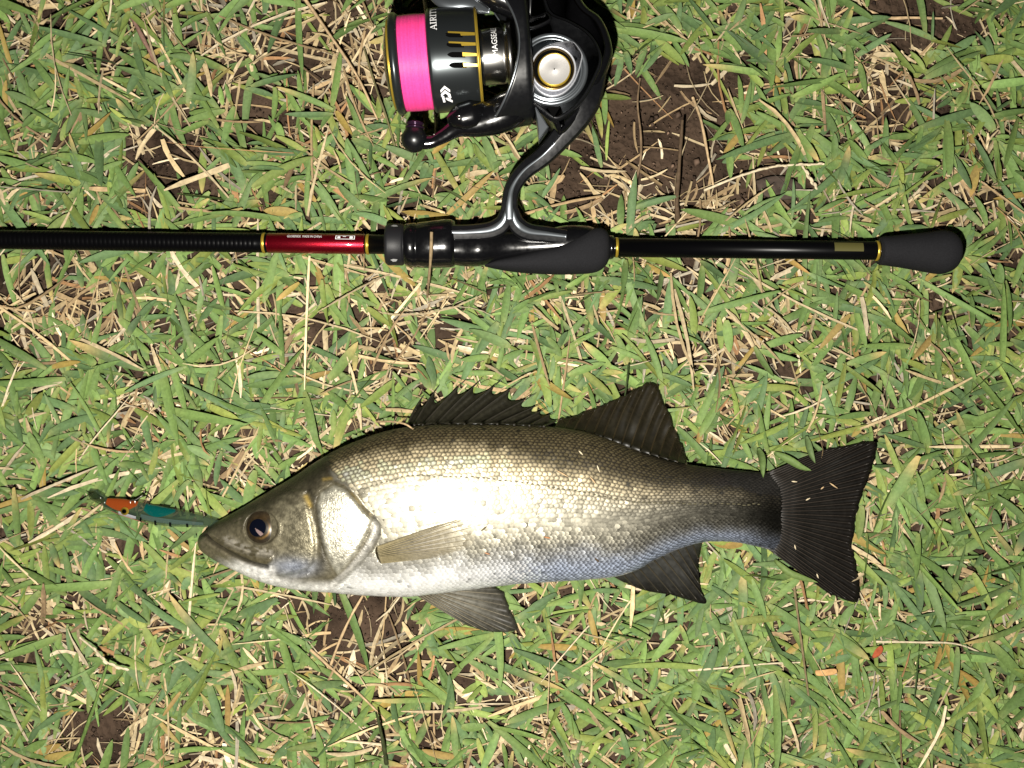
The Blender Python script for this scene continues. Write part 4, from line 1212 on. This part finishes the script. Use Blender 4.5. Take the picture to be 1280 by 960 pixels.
# (cx, cy, rx, ry) in photo px
SOIL = [(812, 145, 78, 72), (738, 215, 55, 52), (868, 215, 40, 36), (1135, 20, 82, 34), (972, 238, 52, 30), (206, 208, 46, 54), (455, 778, 74, 46), (140, 905, 40, 38), (395, 55, 52, 48), (330, 150, 34, 24), (700, 130, 30, 40), (1000, 75, 26, 18), (28, 340, 40, 16),
        (405, 418, 30, 20), (1266, 872, 18, 22), (1236, 322, 18, 20), (90, 30, 30, 26), (250, 205, 35, 26), (905, 105, 30, 26), (440, 110, 40, 30), (860, 440, 26, 16), (545, 905, 28, 20), (385, 745, 30, 20), (735, 155, 30, 26)]
STRAW = [(435, 60, 90, 70), (60, 370, 75, 40), (370, 412, 70, 34), (860, 372, 90, 30), (1085, 130, 60, 50), (60, 782, 55, 34), (230, 925, 60, 34), (420, 850, 80, 50), (945, 425, 70, 36), (560, 385, 60, 30), (700, 900, 70, 40),
         (810, 255, 70, 40), (280, 60, 60, 50), (120, 700, 40, 30), (1190, 255, 50, 30), (1010, 905, 60, 30), (470, 430, 60, 26)]
def blob(px, py, L):
    m = np.zeros(px.shape)
    for cx, cy, rx, ry in L:
        wob = 0.35 * (vnoise(px, py, 90, 28) - 0.5) + 0.25 * (vnoise(px, py, 91, 11) - 0.5)
        q = np.hypot((px - cx) / rx, (py - cy) / ry) + wob
        m = np.maximum(m, 1 - smooth(0.85, 1.30, q))
    return m

def ribbon(base, ang, L, Wd, z0, pitch, droop, roll, bend, rows, wprof, fold, twist=0):
    """vectorised leaf ribbons -> V (n, rows, 3 across, 3)"""
    n = len(L); R = len(rows)
    t = np.asarray(rows)[None]
    a = ang[:, None] + bend[:, None] * t
    dl = L[:, None]
    # integrate direction
    ds = np.diff(np.r_[0, rows])[None]
    x = base[:, 0, None] + np.cumsum(np.cos(a) * ds * dl, 1) * np.cos(pitch)[:, None]
    y = base[:, 1, None] + np.cumsum(np.sin(a) * ds * dl, 1) * np.cos(pitch)[:, None]
    z = z0[:, None] + dl * (np.sin(pitch)[:, None] * t - droop[:, None] * t * t)
    w = Wd[:, None] * np.asarray(wprof)[None] * 0.5
    sx, sy = -np.sin(a), np.cos(a)
    rl = roll[:, None] + np.asarray(twist).reshape(-1, 1) * t
    cr, sr = np.cos(rl), np.sin(rl)
    out = np.zeros((n, R, 3, 3))
    for k, s in enumerate((-1, 0, 1)):
        out[:, :, k, 0] = x + s * w * sx * cr
        out[:, :, k, 1] = y + s * w * sy * cr
        out[:, :, k, 2] = z + s * w * sr + (abs(s) * fold * w)
    return out

def ribbon_mesh(name, V, C, material):
    n, R = V.shape[:2]
    i = np.arange(n)[:, None, None] * R * 3
    q = []
    for r_ in range(R - 1):
        for k in range(2):
            b = r_ * 3 + k
            q.append((b, b + 1, b + 4, b + 3))
    F = (i + np.array(q)[None]).reshape(-1, 4)
    return mesh_obj(name, V.reshape(-1, 3), F, material, None, C.reshape(-1, C.shape[-1]))

def build_grass():
    r = np.random.default_rng(5)
    # tufts over the view and a margin around it
    XL, YL = 0.46, 0.37
    n_t = 12800
    bx = r.uniform(-XL, XL, n_t); by = r.uniform(-YL, YL, n_t)
    px, py = 640 + bx / S, 480 - by / S
    dens = 0.86 + 0.30 * (vnoise(bx, by, 31, 0.035) - 0.5) * 2
    dens -= 0.97 * blob(px, py, SOIL) + 0.62 * blob(px, py, STRAW)
    dens += 0.15 * smooth(600, 900, py) * smooth(600, 1000, px)
    keep = r.random(n_t) < dens
    bx, by, px, py = bx[keep], by[keep], px[keep], py[keep]
    nb = r.integers(2, 5, len(bx))
    idx = np.repeat(np.arange(len(bx)), nb)
    n = len(idx)
    main = r.uniform(0, 2 * math.pi, len(bx))
    ang = main[idx] + r.normal(0, 1.05, n)
    base = np.stack([bx[idx], by[idx]], -1) + r.normal(0, 0.0022, (n, 2))
    long = 1 + 0.15 * smooth(850, 1200, px[idx]) * smooth(500, 800, py[idx])
    L = np.clip(r.lognormal(math.log(0.0170), 0.38, n) * long, 0.007, 0.046)
    Wd = np.clip(r.normal(0.0030, 0.0007, n) * (0.7 + 0.3 * np.sqrt(L / 0.017)), 0.0014, 0.0054)
    z0t = r.uniform(0.001, 0.0075, len(bx))
    z0 = z0t[idx] + r.uniform(-0.001, 0.0015, n)
    pitch = np.clip(r.normal(0.12, 0.11, n), -0.12, 0.5)
    droop = np.clip(r.normal(0.18, 0.16, n), -0.05, 0.6) * (0.3 + pitch)
    roll = r.normal(0, 0.30, n)
    steep = r.random(n) < 0.07
    roll[steep] = r.choice([-1, 1], steep.sum()) * r.uniform(0.9, 1.35, steep.sum())
    bend = r.normal(0, 0.17, n)
    rows = np.array([0.0, 0.12, 0.32, 0.55, 0.76, 0.91, 1.0])
    wp = np.array([0.42, 0.78, 1.0, 0.98, 0.80, 0.46, 0.05])
    V = ribbon(base, ang, L, Wd, z0, pitch, droop, roll, bend, rows, wp, 0.32, r.normal(0, 0.45, n))
    # mown blunt tips on some blades
    blunt = r.random(n) < 0.16
    for k in range(3):
        V[blunt, 6, k] = V[blunt, 5, k] + (V[blunt, 6, 1] - V[blunt, 5, 1]) * 0.35
    cl = ceiling(V[..., 0], V[..., 1])
    V[..., 2] = np.minimum(V[..., 2], cl + np.random.default_rng(9).uniform(-0.0006, 0, (n, 1, 1)))
    V[..., 2] = np.maximum(V[..., 2], 0.0004)
    # colour
    pal = np.array([(0.092, 0.150, 0.044), (0.112, 0.174, 0.048), (0.076, 0.128, 0.050), (0.138, 0.186, 0.044), (0.104, 0.158, 0.058), (0.165, 0.195, 0.045)])
    pick_ = r.choice(6, n, p=[0.26, 0.27, 0.18, 0.13, 0.11, 0.05])
    c = pal[pick_] * np.exp(r.normal(0, 0.16, n))[:, None]
    tp = rows[None, :, None]
    C = np.repeat(c[:, None], 7, 1)
    C = C * (1.0 + 0.12 * (0.5 - tp))
    basec = np.array([0.22, 0.23, 0.08])
    C = C + (basec - C) * (0.55 * (1 - smooth(0.0, 0.22, tp)))
    sick = r.random(n) < 0.09
    sc = np.array([0.42, 0.30, 0.12])
    st = smooth(0.45, 1.0, tp) * r.uniform(0.5, 1, n)[:, None, None]
    C = np.where(sick[:, None, None], C + (sc - C) * st, C)
    rust = r.random(n) < 0.02
    C = np.where(rust[:, None, None], C * 0.5 + np.array([0.36, 0.17, 0.05]) * 0.5, C)
    C = np.repeat(C[:, :, None, :], 3, 2)
    C[:, :, 1] *= 1.12                         # paler midrib
    C = C.reshape(n, -1, 3)
    o = ribbon_mesh('grass', V, C.clip(0.01, 0.8), M['blade'])
    o['kind'] = 'stuff'; o['label'] = 'short broad green lawn blades lying in flat tufts'; o['category'] = 'grass'
    print('blades', n)

def build_straw():
    r = np.random.default_rng(6)
    XL, YL = 0.46, 0.37
    n0 = 46000
    bx = r.uniform(-XL, XL, n0); by = r.uniform(-YL, YL, n0)
    px, py = 640 + bx / S, 480 - by / S
    dens = 0.66 + 0.6 * (vnoise(bx, by, 41, 0.03) - 0.5)
    dens -= 0.93 * blob(px, py, SOIL) * dens
    dens += 0.45 * blob(px, py, STRAW)
    keep = r.random(n0) < np.maximum(dens, 0.09)
    base = np.stack([bx[keep], by[keep]], -1); n = len(base)
    ang = r.uniform(0, 2 * math.pi, n)
    # matted in local bundles
    la = vnoise(base[:, 0], base[:, 1], 43, 0.012) * 9
    ang = np.where(r.random(n) < 0.55, la + r.normal(0, 0.25, n), ang)
    L = np.clip(r.lognormal(math.log(0.0150), 0.45, n), 0.004, 0.045)
    Wd = np.clip(r.lognormal(math.log(0.00108), 0.48, n), 0.0004, 0.0036)
    z0 = r.uniform(0.0002, 0.0060, n) * r.uniform(0.3, 1, n) + 0.0006
    pitch = r.normal(0.03, 0.08, n); droop = r.normal(0.04, 0.06, n)
    up = r.random(n) < 0.05
    pitch[up] += r.uniform(0.1, 0.5, up.sum()); L[up] *= 1.5; z0[up] += 0.003
    roll = r.normal(0, 0.5, n); bend = r.normal(0, 0.45, n)
    run = r.random(n) < 0.010
    L[run] = r.uniform(0.035, 0.075, run.sum()); Wd[run] = r.uniform(0.0010, 0.0017, run.sum()); pitch[run] = 0.02; droop[run] = 0.0; z0[run] += 0.003; bend[run] *= 0.5
    rows = np.array([0.0, 0.25, 0.5, 0.75, 1.0]); wp = np.array([0.75, 1.0, 0.8, 0.95, 0.3])
    V = ribbon(base, ang, L, Wd, z0, pitch, droop, roll, bend, rows, wp, 0.35)
    cl = ceiling(V[..., 0], V[..., 1])
    V[..., 2] = np.clip(V[..., 2], 0.0003, cl - 0.0008)
    pal = np.array([(0.45, 0.345, 0.19), (0.54, 0.43, 0.26), (0.38, 0.27, 0.145), (0.26, 0.18, 0.10), (0.60, 0.50, 0.34), (0.34, 0.19, 0.09), (0.33, 0.29, 0.22)])
    c = pal[r.choice(7, n, p=[0.26, 0.25, 0.16, 0.08, 0.14, 0.04, 0.07])] * np.exp(r.normal(-0.28, 0.2, n))[:, None]
    C = np.repeat(c[:, None], 15, 1) * np.exp(r.normal(0, 0.10, (n, 15, 1)))
    o = ribbon_mesh('dead_grass', V, C.clip(0.01, 0.8), M['straw'])
    o['kind'] = 'stuff'; o['label'] = 'pale dry straw and dead blades matted under the green grass'; o['category'] = 'straw'
    print('straw', n)

def build_crumbs():
    r = np.random.default_rng(8)
    n0 = 70000
    bx = r.uniform(-0.45, 0.45, n0); by = r.uniform(-0.36, 0.36, n0)
    px, py = 640 + bx / S, 480 - by / S
    keep = r.random(n0) < 0.25 + 0.75 * blob(px, py, SOIL)
    bx, by = bx[keep], by[keep]; n = len(bx)
    s = np.clip(r.lognormal(math.log(0.00055), 0.5, n), 0.0002, 0.0022)
    octa = np.array([(1, 0, 0), (0, 1, 0), (-1, 0, 0), (0, -1, 0), (0, 0, 1), (0, 0, -1)], float)
    V = octa[None] * s[:, None, None] * r.uniform(0.5, 1.3, (n, 6, 1))
    V[..., 2] *= 0.7
    a = r.uniform(0, 6.28, n); ca, sa = np.cos(a)[:, None], np.sin(a)[:, None]
    V = np.stack([V[..., 0] * ca - V[..., 1] * sa, V[..., 0] * sa + V[..., 1] * ca, V[..., 2]], -1)
    V += np.stack([bx, by, 0.0006 + 0 * bx], -1)[:, None]
    f = np.array([(0, 1, 4), (1, 2, 4), (2, 3, 4), (3, 0, 4), (1, 0, 5), (2, 1, 5), (3, 2, 5), (0, 3, 5)])
    F = (np.arange(n)[:, None, None] * 6 + f[None]).reshape(-1, 3)
    c = np.array([0.05, 0.033, 0.023])[None] * np.exp(r.normal(0.1, 0.6, n))[:, None]
    o = mesh_obj('soil_crumbs', V.reshape(-1, 3), F, M['straw'], None, np.repeat(c, 6, 0).clip(0.01, 0.4), smooth_shade=False)
    o['kind'] = 'stuff'; o['label'] = 'loose brown crumbs of soil on the bare patches'; o['category'] = 'soil'
build_grass()
build_straw()
build_crumbs()

# ------------------------------------------------------------------ single stalks, twigs and bits that stand out
def stalk(name, label, pts, r0, r1, color, knobs=0, cat='stalk', group=None):
    p = path(pts, 28)
    rr = np.linspace(r0, r1, 28) * (1 + 0.12 * np.sin(np.linspace(0, 17, 28)))
    v, f = tube(p, rr, 8)
    root = thing(name, label, cat, p[0] * [1, 1, 0], group)
    c = np.tile(np.array(color), (len(v), 1)) * (0.8 + 0.4 * np.random.default_rng(len(label)).random((len(v), 1)))
    mesh_obj('stem', v, f, M['straw'], root, c.clip(0.01, 0.8))
    for k in range(knobs):
        i = int(27 * (0.35 + 0.62 * k / max(knobs - 1, 1)))
        o = p[i] + np.array([0.0004 * (-1) ** k, 0.0003 * (-1) ** k, 0.0003])
        d = p[min(i + 1, 27)] - p[max(i - 1, 0)]; d /= np.linalg.norm(d)
        q = np.linspace(-1, 1, 7)
        v, f = tube(o + d[None] * (q * 0.0014)[:, None], 0.0006 * np.sqrt(np.clip(1.02 - q * q, 0.02, 1)), 7)
        mesh_obj('seed', v, f, M['straw'], root, np.tile(np.array(color) * 1.05, (len(v), 1)).clip(0, 0.8))
    return root
TAN = (0.42, 0.30, 0.17); PALE = (0.52, 0.44, 0.30); BRN = (0.075, 0.05, 0.03); GRN = (0.10, 0.17, 0.05)
stalk('grass_stalk', 'thin tan stalk leaning up across the reel hood', [(534, 372, 3), (536, 350, 22), (538.5, 320, 33), (539.5, 290, 34.5)], 0.0005, 0.0008, (0.22, 0.16, 0.09))
stalk('twig', 'straight dark twig standing over the bare soil by the reel', [(848, 285, 2), (846, 250, 10), (849, 205, 16), (853, 150, 20)], 0.0013, 0.0007, BRN, cat='twig')
stalk('grass_stalk', 'wavy dark stalk crossing the bare soil right of the reel', [(790, 240, 3), (800, 205, 8), (801, 170, 9), (797, 130, 10), (800, 98, 6)], 0.0007, 0.0004, (0.16, 0.11, 0.065))
stalk('seed_stalk', 'pale seed head lying over the dark bark flake', [(880, 238, 5), (925, 220, 11), (970, 208, 12), (1030, 205, 10)], 0.0006, 0.0005, PALE, knobs=9)
stalk('seed_stalk', 'short pale seed spike curling below the longer seed head', [(1002, 206, 9), (1008, 216, 11), (1014, 226, 11), (1022, 236, 8)], 0.0005, 0.0005, PALE, knobs=6)
stalk('grass_stalk', 'slender tan stalk standing on the soil beyond the dark twig', [(866, 122, 4), (876, 150, 9), (884, 190, 11), (892, 234, 5)], 0.0007, 0.0006, TAN)
stalk('grass_stalk', 'long straight straw slanting below the fish belly', [(411, 838, 3), (425, 800, 9), (440, 768, 11), (455, 742, 10)], 0.0007, 0.0006, TAN)
stalk('grass_stalk', 'long straw crossing under the slanting straw below the fish', [(388, 812, 6), (430, 850, 8), (470, 888, 9), (496, 918, 4)], 0.0007, 0.0005, TAN)
stalk('grass_stalk', 'tall green stalk rising to a pale forked seed head', [(90, 958, 3), (108, 910, 16), (122, 870, 24), (134, 830, 28)], 0.0011, 0.0006, (0.12, 0.19, 0.05))
stalk('seed_stalk', 'pale forked seed head on top of the tall green stalk', [(100, 797, 20), (118, 812, 25), (134, 828, 28.5), (160, 838, 26)], 0.0005, 0.0005, PALE, knobs=7)
stalk('twig', 'dark upright stem standing in the straw below the pelvic fin', [(484, 962, 2), (480, 935, 14), (474, 905, 24), (470, 890, 30)], 0.0012, 0.0005, (0.05, 0.06, 0.025), cat='twig')
stalk('grass_stalk', 'long straw lying flat above the tail side lawn, bent in the middle', [(860, 838, 6), (905, 835, 9), (955, 830, 10), (1000, 828, 6)], 0.0006, 0.0004, PALE)
stalk('grass_stalk', 'long pale straw sweeping up past the spool', [(382, 0, 8), (418, 52, 12), (448, 98, 12), (472, 150, 6)], 0.0008, 0.0005, TAN)
stalk('grass_stalk', 'dark wiry stem rising along the left of the spool', [(497, 196, 3), (484, 150, 10), (470, 110, 12), (455, 60, 9)], 0.0006, 0.0004, (0.12, 0.11, 0.05))
stalk('runner', 'purplish creeping runner between the tufts over the rod', [(160, 10, 5), (172, 35, 7), (185, 60, 7), (200, 88, 3)], 0.0012, 0.0009, (0.20, 0.12, 0.09), cat='runner')
stalk('grass_stalk', 'straw stretching over the lawn beyond the tail fin', [(1090, 802, 6), (1150, 803, 9), (1200, 806, 9), (1250, 828, 5)], 0.0006, 0.0004, PALE)
stalk('grass_stalk', 'dark thin stalk running down from the tail fin tip', [(992, 728, 6), (1000, 790, 11), (1008, 850, 10), (1015, 905, 5)], 0.0006, 0.0005, (0.17, 0.13, 0.07))
stalk('grass_stalk', 'dark thin stem poking at the soft dorsal fin', [(786, 455, 10), (784, 475, 15), (781, 495, 14)], 0.0005, 0.0004, (0.03, 0.045, 0.015))
stalk('root_strand', 'pale bent root on the bare soil near the corner', [(1080, 12, 2), (1110, 22, 4), (1140, 22, 5), (1178, 23, 3)], 0.0009, 0.0006, TAN, cat='root')

def flake(name, label, outline, z, th, color, material, cat):
    o_ = np.array(outline, float); c_ = o_.mean(0); n = len(o_)
    rings = []
    for sc_, zz in ((0.0, th), (0.35, th), (0.7, th * 0.95), (0.92, th * 0.7), (1.0, th * 0.3), (0.9, 0.0), (0.0, 0.0)):
        q = c_ + (o_ - c_) * max(sc_, 0.02)
        w_ = 0.0016 * (vnoise(q[:, 0], q[:, 1], 77, 9) - 0.5)
        rings.append(Pa(q[:, 0], q[:, 1], z + zz + w_))
    v = np.vstack(rings)
    o = mesh_obj(name, v, grid_faces(len(rings), n, True), material, None, np.tile(np.array(color), (len(v), 1)), origin=v.mean(0) * [1, 1, 0])
    tag(o, label, cat)
    return o
flake('bark_flake', 'flat dark bark flake half buried in the grass', catmull([(944, 226), (962, 220), (985, 221), (1003, 232), (1000, 246), (975, 250), (952, 243), (944, 226)], 30)[:-1], 0.0025, 0.002, BRN, M['bark'], 'bark')
flake('leaf_bit', 'small rust red leaf scrap among the grass below the tail', catmull([(1090, 820), (1095, 811), (1102, 807), (1104, 813), (1099, 820), (1092, 823), (1090, 820)], 20)[:-1], 0.010, 0.0004, (0.30, 0.07, 0.03), M['straw'], 'leaf')
flake('leaf_bit', 'flat tan husk scrap lying in the lawn below the tail', catmull([(1019, 838), (1030, 837), (1045, 836), (1046, 842), (1032, 845), (1020, 844), (1019, 838)], 20)[:-1], 0.010, 0.0004, (0.48, 0.28, 0.12), M['straw'], 'leaf')

# single broad blades that lie over the fish fins and rod
def blade_thing(label, pts, width, color):
    p = path(pts, 9)
    t = np.gradient(p, axis=0); t /= np.linalg.norm(t, axis=1)[:, None]
    sd = np.cross(t, UP); sd /= np.linalg.norm(sd, axis=1)[:, None]
    w = width * S * np.array([0.45, 0.75, 0.95, 1, 1, 0.92, 0.75, 0.5, 0.06]) / 2
    V = np.stack([p - sd * w[:, None] + UP * (0.2 * w)[:, None], p, p + sd * w[:, None] + UP * (0.2 * w)[:, None]], 1)
    V2 = V - UP * 0.00012
    nn = 27
    F = grid_faces(9, 3) + [tuple(nn + a for a in q[::-1]) for q in grid_faces(9, 3)]
    ring = [0, 3, 6, 9, 12, 15, 18, 21, 24, 25, 26, 23, 20, 17, 14, 11, 8, 5, 2, 1]
    F += [(ring[i], nn + ring[i], nn + ring[(i + 1) % 20], ring[(i + 1) % 20])[::-1] for i in range(20)]
    o = mesh_obj('grass_sprig', np.concatenate([V.reshape(-1, 3), V2.reshape(-1, 3)]), F, M['blade'], None, np.tile(np.array(color), (54, 1)), origin=p[0] * [1, 1, 0])
    tag(o, label, 'grass blade')
blade_thing('short green blade folded over the root of the tail fin', [(948, 560, 10), (952, 572, 16), (953, 584, 19), (954, 597, 19)], 9, (0.098, 0.15, 0.046))
blade_thing('broad green blade pointing onto the upper tail lobe', [(968, 566, 11), (985, 574, 14), (1002, 584, 15), (1014, 588, 14.5)], 9, (0.105, 0.16, 0.047))
blade_thing('narrow green blade tucked upright beside the tail lobe', [(1008, 545, 11), (1011, 558, 14), (1014, 568, 15), (1019, 579, 14.5)], 8, (0.088, 0.13, 0.048))
blade_thing('pale green blade crossing the lower edge of the tail fin', [(968, 700, 11), (985, 715, 14), (1002, 722, 15), (1022, 728, 14.5)], 8, (0.11, 0.16, 0.046))

# dry clippings stuck to the wet fish and its fins
def clipping(px, py, L, ang, color, z=None):
    zz = (float(zbody(np.array([px]), np.array([py]))[0]) + 0.0011) if z is None else z
    t = np.linspace(-0.5, 0.5, 5)
    p = Pa(px + math.cos(ang) * t * L, py + math.sin(ang) * t * L, zz + 0.0004 * np.cos(t * 3))
    v, f = tube(p, np.array([0.00012, 0.0003, 0.00038, 0.0003, 0.0001]), 6, flat=0.4)
    o = mesh_obj('grass_clipping', v, f, M['straw'], None, np.tile(np.array(color), (len(v), 1)), origin=p[2] * [1, 1, 0])
    return o
for a, lb_ in (((703, 592, 16, 0.5, TAN), 'long tan clipping slanting on the fish flank under the gap between dorsal fins'), ((741, 600, 12, 0.9, TAN), 'tan clipping on the fish flank below the front of the soft dorsal fin'),
              ((748, 586, 9, 1.2, PALE), 'pale clipping on the fish back just under the soft dorsal fin'), ((684, 672, 8, 0.2, (0.36, 0.17, 0.08)), 'rust brown crumb on the fish flank above the gap between pelvic and anal fins'),
              ((605, 661, 9, -0.7, (0.10, 0.08, 0.04)), 'dark sliver stuck just beyond the tip of the pectoral fin'), ((609, 692, 7, 0.3, (0.34, 0.18, 0.1)), 'brown crumb on the white belly side above the pelvic fin'),
              ((746, 700, 8, 0.7, BRN), 'dark brown speck on the bluish scales before the anal fin'), ((726, 566, 7, 0.8, PALE), 'tiny pale clipping on the dark back scales before the soft dorsal fin')):
    tag(clipping(*a), lb_, 'clipping', 'dry clippings stuck to the fish')
for a, lb_ in (((993, 602, 7, 0.1, PALE, 0.0150), 'pale clipping at the upper root of the black tail fin'), ((1042, 607, 12, 0.6, TAN, 0.0135), 'longest tan clipping lying on the upper tail lobe'),
              ((1010, 624, 6, -0.5, PALE, 0.0145), 'pale crumb on the middle rays of the tail fin'), ((994, 684, 6, 1.3, PALE, 0.0145), 'pale speck at the lower root of the tail fin'),
              ((1022, 720, 6, 1.2, PALE, 0.0135), 'pale speck on the lower tail lobe near its edge'), ((1028, 610, 5, -0.7, TAN, 0.0135), 'small tan crumb beside the longest clipping on the tail')):
    tag(clipping(*a), lb_, 'clipping', 'dry clippings on the tail fin')

stalk('grass_stalk', 'short tan straw curling over the nape at the front of the spiny fin', [(470, 527, 12), (490, 527, 26), (506, 530, 33), (516, 536, 36)], 0.0005, 0.0004, TAN)
